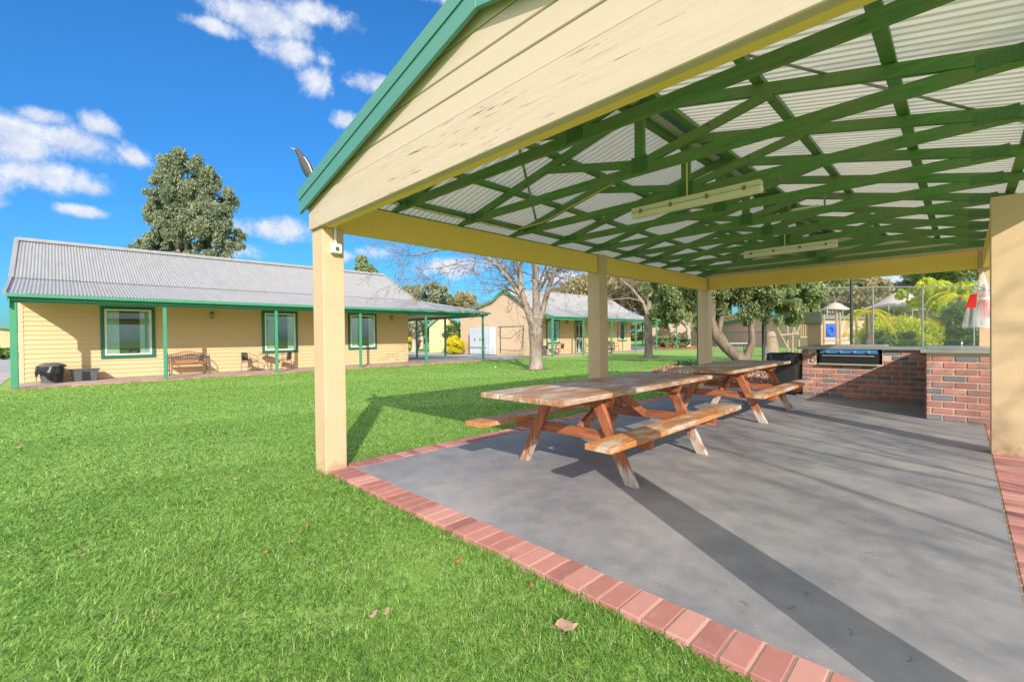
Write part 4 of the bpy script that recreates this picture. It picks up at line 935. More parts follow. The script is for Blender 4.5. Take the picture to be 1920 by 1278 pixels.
# grey bin with bag, tub
t = thing('lidded_bin', (-20.9, -.15, 0), 'round dark grey ribbed bin with a black bag hanging from its lid', 'bin')
mb = MB(); n = 40; vs = []; pr = [(.24, 0), (.25, .02), (.30, .50), (.32, .52)]
for (r_, z) in pr:
    for k in range(n):
        a = 2*PI*k/n; q = r_*(1+.025*(1 if k % 4 < 2 else -1)*(z < .5)); vs.append((-20.9+math.cos(a)*q, -.15+math.sin(a)*q, z))
mb.add(vs, [(i*n+k, i*n+(k+1) % n, (i+1)*n+(k+1) % n, (i+1)*n+k) for i in range(3) for k in range(n)]+[tuple(range(n-1, -1, -1))]); mb.build('bin_body', M['greyplastic'], t)
mb = MB(); mb.lathe((-20.9, -.15, .51), [(.35, 0), (.355, .03), (.32, .06), (.24, .10), (.12, .125), (.03, .13)], 32); l_ = mb.build('lid', M['greyplastic'], t, smooth=40)
mb = MB(); n = 30; vs = []
for j in range(6):
    for k in range(n):
        a = -1.9+2.6*k/(n-1); z = .53-.075*j*(1+.35*math.sin(a*3+1)); q = .355+.012*math.sin(11*a+j)+.012*j*(j < 4)
        vs.append((-20.9+math.cos(a)*q, -.15+math.sin(a)*q, z))
mb.add(vs, [(j*n+k, j*n+k+1, (j+1)*n+k+1, (j+1)*n+k) for j in range(5) for k in range(n-1)]); mb.build('bin_bag', M['binbag'], t, smooth=60)
t = thing('storage_tub', (-20.95, .62, 0), 'rectangular dark grey plastic tub beside the round bin', 'tub')
mb = MB(); vs = [(-21.15, .33, 0), (-20.8, .33, 0), (-20.8, .92, 0), (-21.15, .92, 0), (-21.18, .28, .36), (-20.76, .28, .36), (-20.76, .97, .36), (-21.18, .97, .36)]
mb.add(vs, [(0, 3, 2, 1), (0, 1, 5, 4), (1, 2, 6, 5), (2, 3, 7, 6), (3, 0, 4, 7), (4, 5, 6, 7)]); mb.build('tub_body', M['greyplastic'], t, bevel=.015)
mb = MB(); mb.box(-21.2, .25, .355, -20.735, 1.0, .40); mb.build('rim', M['greyplastic'], t, bevel=.012)
mb = MB(); mb.box(-20.775, .55, .03, -20.765, .75, .34); mb.build('front_panel', M['black'], t)
t = thing('storage_tub', (-20.4, 22.95, 0), 'blue-grey box standing behind the bare tree trunk at the far cottage', 'box')
mb = MB(); mb.box(-20.75, 22.95, 0, -20.1, 23.5, .62); mb.build('tub_body', M['greyplastic'], t, bevel=.02)
mb = MB(); mb.box(-20.78, 22.92, .62, -20.07, 23.53, .68); mb.build('lid', M['greyplastic'], t, bevel=.015)
# ------------------------------------------------------------------ background buildings
def small_house(name, loc, w, d, h, pitch, rz, label, mat='clad', rm='cotroof', det=True):
    t = thing(name, (0, 0, 0), label, 'house')
    mb = MB(); mb.prism([(-w/2, -.1), (w/2, -.1), (w/2, h), (0, h+w/2*pitch), (-w/2, h)], 1, -d, 0); mb.build('walls', M[mat], t)
    for s in (-1, 1):
        mb = MB(); e = .35; mb.add([(s*(w/2+e), .3, h-e*pitch+.03), (0, .3, h+w/2*pitch+.05), (0, -d-.3, h+w/2*pitch+.05), (s*(w/2+e), -d-.3, h-e*pitch+.03)], [(0, 1, 2, 3)])
        o = mb.build('roof', M[rm], t); o.modifiers.new('s', 'SOLIDIFY').thickness = .05
        mb = MB(); mb.bar((s*(w/2+e), .32, h-e*pitch-.06), (0, .32, h+w/2*pitch-.04), .04, .18); mb.build('barge_board', M['green'], t)
    if det:
        mb = MB(); mb.box(-.5, .001, 0, .5, .04, 2.05); dr = mb.build('door', M[mat], t, bevel=.01)
        mb = MB(); mb.box(.30, .04, .95, .36, .09, 1.05); mb.build('handle', M['black'], dr)
    t.location = loc; t.rotation_euler.z = rz; BASE[t.name] = {'ox': (0, 0, 0)}
    return t
p = at(833, 42); small_house('garden_shed', (p.x, p.y, ZL), 2.7, 4, 2.55, .85, PI/4+PI+.1, 'small cream shed with green barge boards seen through the carport')
p = at(862, 46); t = small_house('lean_to_shed', (p.x-1, p.y+1.0, ZL), 4.2, 5, 2.0, .35, PI/4+PI+.1, 'low cream outbuilding behind the small gabled shed', det=False)
p = at(-40, 40); small_house('neighbour_cottage', (p.x, p.y, ZL), 9, 9, 2.3, .14, -PI/2+.1, 'distant cream cottage with green verandah at the left edge')
p = at(1290, 60); small_house('distant_cottage', (p.x, p.y, ZL), 9, 7, 2.6, .3, PI+.5, 'distant peach house behind the weeping tree foliage', 'peach')
p = at(1430, 46); small_house('playground_building', (p.x, p.y, ZL), 13, 6, 2.6, .1, PI-.6, 'long low peach building behind the playground fence', 'peach', det=False)
# sail roofs
def sail(u0, u1, zt, D, label, zlow=3.6):
    c = at((u0+u1)/2, D); t = thing('shade_sail', (c.x, c.y, 0), label, 'shade sail', 'peaked pale shade sails beyond the hedge')
    a = at(u0, D); b = at(u1, D); W = (b-a).length/2; n = 20; vs = []; dx = (b-a).normalized(); dy = Vector((-dx.y, dx.x, 0))
    for i in range(n+1):
        for j in range(n+1):
            s, q = -1+2*i/n, -1+2*j/n; r = math.sqrt(s*s+q*q); z = zlow+(zt-zlow)*math.exp(-(1.7*r)**2)+.2*(abs(s)+abs(q)-1)
            p = Vector((c.x, c.y, 0))+dx*s*W+dy*q*W*.8; vs.append((p.x, p.y, z))
    mb = MB(); mb.add(vs, [(i*(n+1)+j, i*(n+1)+j+1, (i+1)*(n+1)+j+1, (i+1)*(n+1)+j) for i in range(n) for j in range(n)]); mb.build('sail_cloth', M['sail'], t, smooth=60)
    for s, q in ((-1, -1), (1, -1), (1, 1), (-1, 1)):
        p = Vector((c.x, c.y, 0))+dx*s*W+dy*q*W*.8; mb = MB(); mb.tube([(p.x, p.y, -.05), (p.x, p.y, zlow+.25)], .06, 8); mb.build('sail_pole', M['steel'], t)
    mb = MB(); mb.tube([(c.x, c.y, -.05), (c.x, c.y, zt)], .08, 8); mb.build('centre_pole', M['steel'], t)
sail(1620, 1760, 5.6, 46, 'pale peaked shade sail left of centre above the golden hedge')
sail(1715, 1830, 5.3, 50, 'pale peaked shade sail right beside the dark conifer')
sail(1532, 1600, 4.6, 46, 'low pale shade sail above the playground', 3.5)
# ------------------------------------------------------------------ playground
pg = at(1580, 31); t = thing('play_structure', (pg.x, pg.y, 0), 'timber playground climbing frame with blue and orange panels behind the fence', 'play equipment')
def P31(u, D=31): q = at(u, D); return q.x, q.y
for u, h in ((1545, 2.6), (1569, 2.7), (1575, 2.7), (1596, 2.6), (1606, 2.4), (1623, 2.3), (1498, 2.2), (1486, 2.6), (1516, 2.3), (1477, 2.4)):
    x, y = P31(u, 31+(u % 3)*.7); mb = MB(); mb.tube([(x, y, -.05), (x, y, h)], .07, 8); mb.build('post', M['logwood'], t)
def panel(name, u0, u1, z0, z1, mat, D=30.9, par=None):
    a = Vector(P31(u0, D)+(0,)); b = Vector(P31(u1, D)+(0,)); mb = MB(); mb.bar(a+Vector((0, 0, (z0+z1)/2)), b+Vector((0, 0, (z0+z1)/2)), .05, z1-z0); return mb.build(name, M[mat], par or t)
bp = panel('blue_panel', 1549, 1566, 1.0, 1.95, 'playblue')
a = Vector(P31(1557, 30.8)+(1.45,)); mb = MB(); dx = (Vector(P31(1566, 30.8)+(0,))-Vector(P31(1549, 30.8)+(0,))).normalized()
mb.tube([a+dx*math.cos(k*PI/10)*.22+Vector((0, 0, math.sin(k*PI/10)*.28)) for k in range(21)], .04, 6, cap=False); mb.build('porthole_ring', M['playblue'], bp)
panel('deck', 1545, 1600, .75, .85, 'logwood'); panel('deck', 1600, 1625, .95, 1.03, 'logwood'); panel('rail', 1545, 1600, 1.05, 1.12, 'logwood', 31.5)
panel('orange_panel', 1582, 1592, 1.15, 1.35, 'orange'); panel('orange_panel', 1594, 1600, .9, 1.5, 'orange'); panel('orange_panel', 1608, 1622, .35, .6, 'orange')
for i in range(8):
    u = 1502+i*4.2; x, y = P31(u, 31.5); mb = MB(); mb.tube([(x, y, 1.0), (x, y, 2.1)], .035, 6); mb.build('baluster', M['orange'] if i % 2 else M['logwood'], t)
panel('rail', 1500, 1536, 1.0, 1.1, 'logwood', 31.5); panel('rail', 1500, 1536, 2.05, 2.15, 'logwood', 31.5)
for (u0, z0, u1, z1) in ((1456, 1.8, 1480, .1), (1486, 1.9, 1494, 1.2), (1494, 1.2, 1500, 1.9), (1462, 1.2, 1500, 1.3)):
    a = Vector(P31(u0)+(z0,)); b = Vector(P31(u1)+(z1,)); mb = MB(); mb.tube([a, b], .06, 7); mb.build('beam', M['logwood'], t)
t2 = thing('log_stump', tuple(at(1446, 27)), 'thick pale upright log stump behind the chain link fence', 'stump')
p = at(1446, 27, ZL); mb = MB(); mb.tube([(p.x, p.y, p.z), (p.x+.02, p.y, .6), (p.x-.03, p.y, 1.2), (p.x, p.y, 1.45)], [.42, .36, .30, .18], 14); mb.build('log', M['logwood'], t2, smooth=50)
t2 = thing('play_table', tuple(at(1380, 34)), 'long bluish low table behind the leaning tree', 'table')
a = at(1358, 34, .62); b = at(1400, 34, .62); mb = MB(); mb.bar(a, b, .6, .06); mb.build('table_top', M['zinc'], t2)
for q in (.12, .88):
    c = a.lerp(b, q); mb = MB(); mb.tube([(c.x, c.y, ZL), (c.x, c.y, .6)], .05, 8); mb.build('leg', M['iron'], t2)
# ------------------------------------------------------------------ chain link fence
DF = 22; fp = at(1600, DF); t = thing('chain_link_fence', (fp.x, fp.y, 0), 'tall grey chain link fence behind the barbecue', 'fence')
ulist = [1175+0, 1262, 1345, 1436, 1536, 1637, 1730, 1826, 1925]
ulist = ulist[3:]
for u in ulist:
    p = at(u, DF); mb = MB(); zt = 3.52; mb.tube([(p.x, p.y, -.1), (p.x, p.y, zt)], .038, 8); mb.build('post', M['fencemet'], t, smooth=50)
def rail(u0, u1, z, r, nm, D=DF):
    a = at(u0, D, z); b = at(u1, D, z); mb = MB(); mb.tube([a, b], r, 6); mb.build(nm, M['fencemet'], t)
rail(ulist[0], 1925, 3.50, .026, 'top_rail'); rail(ulist[0], 1925, .9, .006, 'tension_wire')
a = at(ulist[0], DF, 0); b = at(1925, DF, 0); L = (b-a).length; dx = (b-a).normalized(); mb = MB(); sp = .115; hh = 3.48
def wire(s0, z0, s1, z1):
    A = a+dx*s0+Vector((0, 0, z0)); B = a+dx*s1+Vector((0, 0, z1)); mb.tube([A, B], .0045, 3, cap=False)
k = -hh
while k < L:
    for sg in (1, -1):
        s0, z0, s1, z1 = (k, 0, k+hh, hh) if sg == 1 else (k, hh, k+hh, 0)
        if s0 < 0: z0 = z0+sg*(-s0); s0 = 0
        if s1 > L: z1 = z1-sg*(s1-L); s1 = L
        if s1 > s0: wire(s0, z0-a.z*0, s1, z1)
    k += sp
mb.build('mesh', M['fencemet'], t)
for u, D, z, lb in ((1597, 20.5, 3.9, 'thick dark steel post standing in front of the tall mesh fence'), (1431, 21.6, 1.9, 'short dark steel post between the leaning tree and the black bin')):
    p = at(u, D); t3 = thing('steel_post', (p.x, p.y, 0), lb, 'post')
    mb = MB(); mb.tube([(p.x, p.y, -.1), (p.x, p.y, z)], .055, 10); mb.build('shaft', M['darkpost'], t3, smooth=50)
    mb = MB(); mb.lathe((p.x, p.y, z), [(.06, 0), (.06, .03), (.02, .05)], 10); mb.build('cap', M['darkpost'], t3)
# low fence run from the leaning tree leftwards
t = thing('low_mesh_fence', tuple(at(1390, 23)), 'low chain link fence behind the leaning tree', 'fence')
a = at(1325, 23); b = at(1434, 23); L = (b-a).length; dx = (b-a).normalized(); mb = MB(); hh = 1.4; k = -hh
while k < L:
    for sg in (1, -1):
        s0, z0, s1, z1 = (k, 0, k+hh, hh) if sg == 1 else (k, hh, k+hh, 0)
        if s0 < 0: z0 = z0+sg*(-s0); s0 = 0
        if s1 > L: z1 = z1-sg*(s1-L); s1 = L
        if s1 > s0: wire(s0, z0, s1, z1)
    k += sp
mb.build('mesh', M['fencemet'], t)
mb = MB(); mb.tube([a+Vector((0, 0, 1.4)), b+Vector((0, 0, 1.4))], .02, 6); mb.build('top_rail', M['fencemet'], t)
# ------------------------------------------------------------------ trees
def gum(name, u, D, h, blobs, label, mat='gumleaf', seed=1, n=16000, size=.16, clumps=120, cr=.34, droop=.3, bark='gumbark', tr=.4, group=None):
    """blobs in (right, height, depth, radii) relative to the trunk base, metres"""
    p = at(u, D, ZL); t = thing(name, (p.x, p.y, p.z), label, 'tree', group); R = random.Random(seed)
    r2 = Vector((CR.x, CR.y, 0)).normalized(); f2 = Vector((CF.x, CF.y, 0)).normalized()
    B = []
    for (a, z, d, ra, rz_) in blobs:
        q = p+r2*a+f2*d; B.append((q.x, q.y, p.z+z, ra, ra, rz_))
    mb = MB(); hub = p+Vector((0, 0, h*.32)); mb.tube([p, p+Vector((.1, 0, h*.12)), hub], [tr*1.25, tr, tr*.8], 10, r=.5)
    for b in B:
        c = Vector(b[:3]); mid = hub.lerp(c, .5)+Vector((R.uniform(-.3, .3), R.uniform(-.3, .3), R.uniform(-.2, .6)))
        mb.tube([hub, mid, c], [tr*.55, tr*.36, tr*.16], 7)
        for k in range(5):
            e = c+Vector((R.uniform(-.6, .6)*b[3], R.uniform(-.6, .6)*b[4], R.uniform(-.3, .6)*b[5])); mb.tube([mid.lerp(c, R.random()), c.lerp(e, .5)+Vector((0, 0, .2)), e], [tr*.16, tr*.09, tr*.03], 5)
    mb.build('trunk', M[bark], t, smooth=50)
    leafcloud('crown', M[mat], t, B, n, size, 2.4, clumps, cr, droop, seed)
    return t
gum('gum_tree', 352, 50, 20, [(0.2, 19.0, 0, 3.2, 2.9), (-1.5, 17.0, 0, 3.0, 2.6), (2.2, 17.0, 1, 2.8, 2.2), (-1.2, 14.0, 0, 3.0, 2.4), (2.6, 14.4, -1, 2.8, 2.4), (4.3, 12.6, 0, 1.9, 1.7), (-3.3, 11.2, 0, 2.7, 2.2), (0.6, 11, 1, 2.4, 2.0), (3.7, 9.5, 0, 2.4, 2.2), (-2.2, 8.2, -1, 3.4, 2.6), (1.4, 8.0, -1, 3.0, 2.8), (2.8, 6.8, -1.5, 2.4, 2.4)],
    'tall grey-green gum tree rising behind the long cottage roof', seed=3, n=190000, size=.125, clumps=460, cr=.22, droop=.6, tr=.5)
def bushy(u, D, h, w, label, mat='gumleaf', seed=1, n=9000, size=.2, name='gum_tree', clumps=60, group='trees beyond the cottages', tr=.25):
    R = random.Random(seed); bl = [(R.uniform(-.45, .45)*w, h*R.uniform(.62, .86), R.uniform(-.3, .3)*w, w*R.uniform(.22, .32), h*.14) for _ in range(6)]+[(0, h*.84, 0, w*.25, h*.14)]
    return gum(name, u, D, h, bl, label, mat, seed, n, size, clumps, .36, .3, 'gumbark', tr, group)
bushy(243, 55, 12.5, 6, 'low rounded tree top showing over the roof left of the tall gum', 'acacia', 11)
bushy(675, 52, 10.8, 6, 'small tree top over the cottage roof right of the corner post', 'acacia', 12)
bushy(790, 56, 8.8, 5, 'sparse gum crown over the carport roof', 'gumleaf', 13, n=5000)
bushy(812, 60, 8.2, 4, 'thin sparse gum right behind the carport roof', 'gumleaf', 23, n=2500)
bushy(875, 62, 7.8, 5, 'rounded olive tree top left of the far cottage gable', 'olivewood', 14)
bushy(776, 44, 3.9, 5, 'pale leafy tree seen through the carport beside the wall end', 'gumleaf', 15, n=7000)
bushy(1160, 55, 9.5, 12, 'wide dry olive tree behind the far cottage roof end', 'olivewood', 16, n=22000, clumps=130)
bushy(1215, 52, 8.5, 8, 'dry brownish tree behind the second bare trunk', 'olivewood', 17, n=14000, clumps=90)
bushy(1290, 50, 6.5, 9, 'dark green tree behind the far carport posts', 'darkleaf', 18, n=16000, clumps=90)
bushy(1500, 48, 9.5, 13, 'pale yellowish tree above the playground', 'acacia', 19, n=26000, clumps=160)
bushy(1570, 55, 8.8, 10, 'olive tree behind the tall mesh fence', 'olivewood', 20, n=18000, clumps=120)
bushy(1640, 68, 7.6, 12, 'dense olive tree line left behind the sails', 'acacia', 61, n=18000, clumps=110)
bushy(1690, 75, 9.0, 14, 'distant olive tree row above the shade sails', 'olivewood', 21, n=18000, clumps=110)
bushy(1745, 62, 10.5, 11, 'grey-green tree in the middle beyond the sails', 'gumleaf', 22, n=20000, clumps=120)
bushy(1830, 55, 13.0, 12, 'tallest green tree at the right beyond the fence', 'acacia', 24, n=28000, clumps=150)
bushy(1780, 40, 6.2, 6, 'yellow-green feathery tree right of the sails', 'lime', 25, n=14000, clumps=90)
R = random.Random(77); B_ = []
for k in range(70):
    u = 640+k*19; q = at(u, R.uniform(95, 115)); hh = R.uniform(4.5, 7.5); B_.append((q.x, q.y, hh*.5, 3.6, 3.6, hh*.55))
o, _p = leafcloud('distant_wood', M['olivewood'], None, B_, 90000, .42, 1.6, 520, .42, 0, 78)
tag(o, 'far-off olive green wood along the horizon behind the cottages', 'wood', kind='stuff')
# leaning weeping tree
lp = at(1392, 20, ZL); r2 = Vector((CR.x, CR.y, 0)).normalized(); f2 = Vector((CF.x, CF.y, 0)).normalized()
t = thing('leaning_acacia', tuple(lp), 'leaning multi-stemmed tree with drooping olive foliage beside the back shelter post', 'tree')
def L3(a, z, d=0): return lp+r2*a+f2*d+Vector((0, 0, z))
mb = MB()
mb.tube([L3(.05, -.1), L3(-.2, .35), L3(-.7, .75), L3(-1.15, 1.25), L3(-1.35, 2.0), L3(-1.2, 3.2)], [.34, .27, .23, .20, .16, .08], 12)
mb.tube([L3(-.7, .75), L3(-.9, 1.5, .3), L3(-.6, 2.6, .4), L3(-.2, 4.0, .4)], [.2, .13, .10, .06], 9)
mb.tube([L3(.0, -.05), L3(.25, .5), L3(.45, 1.0), L3(.40, 1.7), L3(.75, 2.6), L3(1.2, 4.0)], [.24, .17, .15, .12, .09, .05], 10)
mb.tube([L3(.1, .1), L3(.0, .5, .1), L3(-.05, .55, .1)], [.2, .12, .05], 8)
R = random.Random(5)
for k in range(26):
    s = R.choice([L3(-1.3, 2.2), L3(-.4, 3.2, .4), L3(.9, 3.0), L3(-.6, 2.6, .4)]); e = s+r2*R.gauss(0, 1.8)+f2*R.gauss(0, 1.3)+Vector((0, 0, R.uniform(.3, 2.0)))
    mb.tube([s, s.lerp(e, .5)+Vector((0, 0, .35)), e, e+Vector((R.gauss(0, .3), R.gauss(0, .3), -R.uniform(.3, .9)))], [.045, .03, .018, .006], 5)
mb.build('trunk', M['dbark'], t, smooth=50)
bl = []
for (a, z, d, ra, rz_) in ((-2.3, 3.4, 0, 1.3, 1.1), (-2.9, 2.7, 0, .9, .9), (-1.2, 3.9, .5, 1.4, 1.1), (0, 4.0, 0, 1.4, 1.1), (1.2, 3.6, 0, 1.3, 1.1), (2.3, 3.1, 0, 1.1, .9), (2.9, 2.4, .3, .7, .5), (.3, 2.7, .6, 1.2, .7), (-1.1, 2.6, .8, 1.0, .7), (1.5, 2.5, -.2, 1.0, .55), (-3.3, 3.6, .5, .9, .8), (.2, 5.0, 0, 1.8, .9), (-1.9, 1.9, .2, .5, .6), (-3.3, 2.2, .6, .7, .6), (2.2, 2.1, -.3, .8, .45), (1.0, 2.1, .8, .7, .4), (-2.6, 3.9, -.5, 1.2, .8)):
    q = L3(a, z, d); bl.append((q.x, q.y, q.z, ra, ra, rz_))
leafcloud('crown', M['acacia'], t, bl, 120000, .055, 2.8, 520, .24, .5, 9)
# bare trees
def bare(name, u, D, limbs, label, seed, dry=True, depth=4, tr=.26, nl=500, tilt=0):
    p = at(u, D, ZL); t = thing(name, tuple(p), label, 'tree'); R = random.Random(seed); tips = []
    def Q(a, z, d=0): return p+r2*a+f2*d+Vector((0, 0, z))
    mb = MB(); fk = limbs['fork']
    mb.tube([Q(0, -.1), Q(0.0, .08), Q(.0, .35), Q(.0, fk*.6), Q(.0, fk)], [tr*1.45, tr*1.2, tr*1.02, tr*.97, tr*1.12], 16)
    tw = MB()
    for (pts, r0) in limbs['l']:
        P = [Q(*x) for x in pts]; k = len(P); rad = [r0*(1-.6*i/(k-1)) for i in range(k)]; mb.tube(P, rad, 10)
        for i in range(1, k):
            if i == 1 and r0 > .1: continue
            for j in range(2 if i < k-1 else 4):
                s = P[i-1].lerp(P[i], R.uniform(.2, 1)); base = (P[i]-P[i-1]).normalized()
                a = (r2*R.gauss(0, 1)+f2*R.gauss(0, .8)+Vector((0, 0, R.gauss(.1, .6)))).normalized()
                branch(tw, s, (base*.7+a*.9).normalized(), R.uniform(.9, 1.5)*limbs.get('len', 1), rad[i]*.42, depth-1, R, .75, .05, tips, 5, .0065, (2, 4), .35, .70, limbs.get('droop', .1))
    mb.build('trunk', M['bark'], t, smooth=60); tw.build('branches', M['twig'], t, smooth=60)
    if dry:
        n = nl; sel = [tips[R.randrange(len(tips))] for _ in range(n)]; C = np.array([tuple(q[0]) for q in sel]); g = np.random.default_rng(seed); a = g.normal(size=(n, 3)); a[:, 2] -= .8; a /= np.linalg.norm(a, axis=1)[:, None]; b = np.cross(a, g.normal(size=(n, 3))); b /= np.linalg.norm(b, axis=1)[:, None]
        s = .042*g.uniform(.6, 1.4, n)[:, None]; C = C+g.normal(size=(n, 3))*.02; V = np.stack([C-a*s, C+b*s*.55, C+a*s, C-b*s*.55], 1).reshape(-1, 3)
        fastmesh('dry_leaves', V, np.arange(4*n).reshape(n, 4), g.uniform(0, 1, n), M['dryleaf'], t)
    return t
bare('bare_tree', 1005, 18.6, {'fork': 1.7, 'droop': .15, 'l': [
    ([(-.05, 1.6), (-.28, 2.3), (-.55, 3.1), (-.62, 3.9), (-.75, 5.0), (-.7, 6.2)], .17), ([(.02, 1.6), (.05, 2.6), (.02, 3.8), (.1, 5.0), (.05, 6.5)], .19), ([(.05, 1.6), (.3, 2.4), (.55, 3.3), (.85, 4.2), (1.2, 5.2), (1.5, 6.2)], .14),
    ([(-.45, 2.8), (-.8, 3.3), (-1.3, 4.0), (-2.0, 4.7), (-3.0, 5.0), (-4.1, 4.9), (-5.0, 4.7)], .075), ([(-.5, 3.0), (-1.0, 3.9, .4), (-1.7, 4.8, .6), (-2.6, 5.6, .5), (-3.6, 6.0, .3)], .07), ([(-.8, 3.3), (-1.5, 4.2, -.5), (-2.6, 4.4, -.8), (-3.9, 4.0, -.9)], .05),
    ([(.85, 4.2), (1.4, 4.5, .2), (2.1, 4.4, .3), (2.7, 4.0, .3)], .06), ([(.5, 3.2), (1.0, 4.4, -.5), (1.8, 5.2, -.8), (2.6, 5.6, -.8)], .06), ([(.02, 3.6), (-.2, 4.6, -.8), (-.4, 5.8, -1.4)], .07), ([(-.1, 3.6), (.2, 4.8, .8), (.2, 6.0, 1.4)], .07)]},
    'large leafless tree with forking grey trunk and a few rusty leaves on the lawn', 21, depth=4, nl=1500)
bare('bare_tree', 1216, 27.4, {'fork': 2.5, 'len': 1.1, 'l': [([(0, 2.4), (-.3, 3.3), (-1.0, 4.2), (-2.0, 5.0), (-3.1, 5.7)], .12), ([(0, 2.4), (.1, 3.6), (0, 5.0), (.1, 6.5)], .17), ([(0, 2.4), (.5, 3.4), (1.1, 4.6), (1.8, 5.8)], .12), ([(-.4, 3.4), (-1.2, 3.6), (-2.2, 3.5)], .04)]},
    'second leafless tree with a flared trunk in front of the far carport', 22, depth=4, nl=300, tr=.23)
# off to the right of the camera: bare tree whose branches dapple the floor and the right post
def W3(x, y, z): return Vector((x, y, z))
t = thing('bare_tree', (9.3, -.2, ZL), 'leafless tree standing on the lawn to the right of the shelter', 'tree'); R = random.Random(8); mb = MB(); tips = []
mb.tube([(9.3, -.2, -.1), (9.3, -.2, 1.2), (9.2, -.1, 2.2)], [.26, .2, .17], 12)
for k in range(7):
    a = 2*PI*k/7; branch(mb, (9.25, -.15, 1.6+.15*k), (math.cos(a)*.8, math.sin(a)*.8, .8), 2.6, .10, 5, R, .7, .12, tips, 6, .006, (2, 3), .3, .7, .0)
mb.build('trunk', M['bark'], t, smooth=60)
# ------------------------------------------------------------------ shrubs and hedges
def shrub(name, u, D, w, h, mat, label, seed, n=6000, size=.07, clumps=60, cat='shrub', d2=None, cr=.3, xy=None):
    p = at(u, D, ZL) if xy is None else Vector((xy[0], xy[1], ZL)); t = thing(name, tuple(p), label, cat); R = random.Random(seed); bl = []
    k = max(1, int(w/h*1.3))
    for i in range(k):
        a = (i+.5)/k*w-w/2; q = p+r2*a; bl.append((q.x, q.y, p.z+h*.5, w/k*.62, w/k*.62, h*.5))
    leafcloud('foliage', M[mat], t, bl, n, size, 2.0, clumps, cr, .0, seed)
    mb = MB()
    for i in range(6):
        e = p+r2*R.uniform(-.4, .4)*w+f2*R.uniform(-.2, .2)+Vector((0, 0, h*.6)); mb.tube([p+Vector((0, 0, -.05)), p.lerp(e, .5), e], [.03, .02, .01], 5)
    mb.build('stem', M['dbark'], t)
    return t
shrub('golden_shrub', 853, 35.5, 1.1, 1.45, 'gold', 'bright yellow-green shrub against the end of the far cottage wall', 31, 9000, .05, 90)
shrub('green_shrub', 853, 38, 1.4, 2.9, 'darkleaf', 'tall dark green shrub behind the bright yellow shrub', 32, 7000, .08)
shrub('red_shrub', 772, 52, 1.8, 1.3, 'pink', 'dusky red shrub seen through the carport', 33, 3000, .09)
shrub('golden_shrub', 765, 50, 1.2, 1.5, 'gold', 'small yellow shrub at the end of the cottage wall through the carport', 34, 2500, .09)
shrub('golden_hedge', 1748, 27, 4.0, 2.15, 'gold', 'bright golden hedge clump behind the fence at the right', 35, 30000, .07, 220, 'hedge')
shrub('green_hedge', 1682, 26.5, 3.0, 2.15, 'lime', 'lime green hedge clump left of the golden one', 36, 22000, .07, 180, 'hedge')
shrub('dark_hedge', 1668, 24.6, 2.4, 1.5, 'darkleaf', 'lower dark green shrub at the foot of the lime hedge', 37, 14000, .06, 120, 'hedge')
shrub('dark_conifer', 1822, 25.6, 2.4, 3.1, 'darkleaf', 'dark green conifer shrub beside the right back post', 38, 26000, .07, 200, 'shrub')
shrub('green_shrub', 1262, 47, 3.2, 1.3, 'acacia', 'low olive shrub on the rust red garden bed', 39, 5000, .1)
shrub('green_shrub', 8, 36, 3.0, 1.0, 'darkleaf', 'low green shrub at the left edge beyond the drive', 40, 5000, .08)
# palms
def palm(u, D, h, label, seed, s=1.0):
    p = at(u, D, ZL); t = thing('palm', tuple(p), label, 'palm', 'yellowing palms beyond the fence'); R = random.Random(seed); mb = MB()
    mb.tube([p, p+Vector((.05, 0, h*.5)), p+Vector((0, .05, h))], [.2, .15, .12], 9); mb.build('trunk', M['dbark'], t, smooth=50)
    for k in range(13):
        a = 2*PI*k/13+R.uniform(-.2, .2); L = s*R.uniform(1.5, 2.1); mb = MB(); dv = Vector((math.cos(a), math.sin(a), 0)); sv = Vector((-dv.y, dv.x, 0)); n = 16; el = R.uniform(.1, 1.0)
        prev = None; pts = []
        for i in range(n+1):
            q = i/n; pts.append(p+Vector((0, 0, h))+dv*L*q*(1-.2*q)+Vector((0, 0, L*(el*q-1.25*q*q))))
        mb.tube(pts, [.018*(1-.8*i/n)+.003 for i in range(n+1)], 4, cap=False, r=.6)
        for i in range(2, n+1):
            for sg in (-1, 1):
                q = i/n; ll = L*.30*math.sin(PI*min(1, q*.9+.12))+.05; e = pts[i]+sv*sg*ll*.8+dv*ll*.5+Vector((0, 0, -ll*.55)); w = dv*.022
                mb.add([pts[i]-w, pts[i]+w, e], [(0, 1, 2)], R.random())
        mb.build('frond', M['gold'], t)
palm(1628, 24, 2.4, 'palm with drooping yellow fronds left of the golden hedge', 41, .9); palm(1800, 30, 3.6, 'yellow feathery palm behind the hedge at the right', 42, 1.1)
# strappy clump
def strappy(u, D, label, seed, n=70, s=1.0):
    p = at(u, D, ZL); t = thing('strappy_plant', tuple(p), label, 'plant'); R = random.Random(seed); mb = MB()
    for k in range(n):
        a = R.uniform(0, 2*PI); o = p+Vector((R.gauss(0, .18), R.gauss(0, .18), 0)); L = R.uniform(.4, .75)*s; dv = Vector((math.cos(a), math.sin(a), 0)); sv = Vector((-dv.y, dv.x, 0))*.022; vs = []
        for i in range(6):
            q = i/5; c = o+dv*L*q*.75+Vector((0, 0, L*(1.15*q-.75*q*q))); w = sv*(1-q*.9); vs += [c-w, c+w]
        mb.add(vs, [(2*i, 2*i+1, 2*i+3, 2*i+2) for i in range(5)], R.random())
    mb.build('leaves', M['strap'], t)
strappy(1290, 19.3, 'low clump of dark strap-like leaves left of the back shelter post', 1, 110); strappy(1306, 18.6, 'leafy strap clump touching the back shelter post', 2, 90, .9)
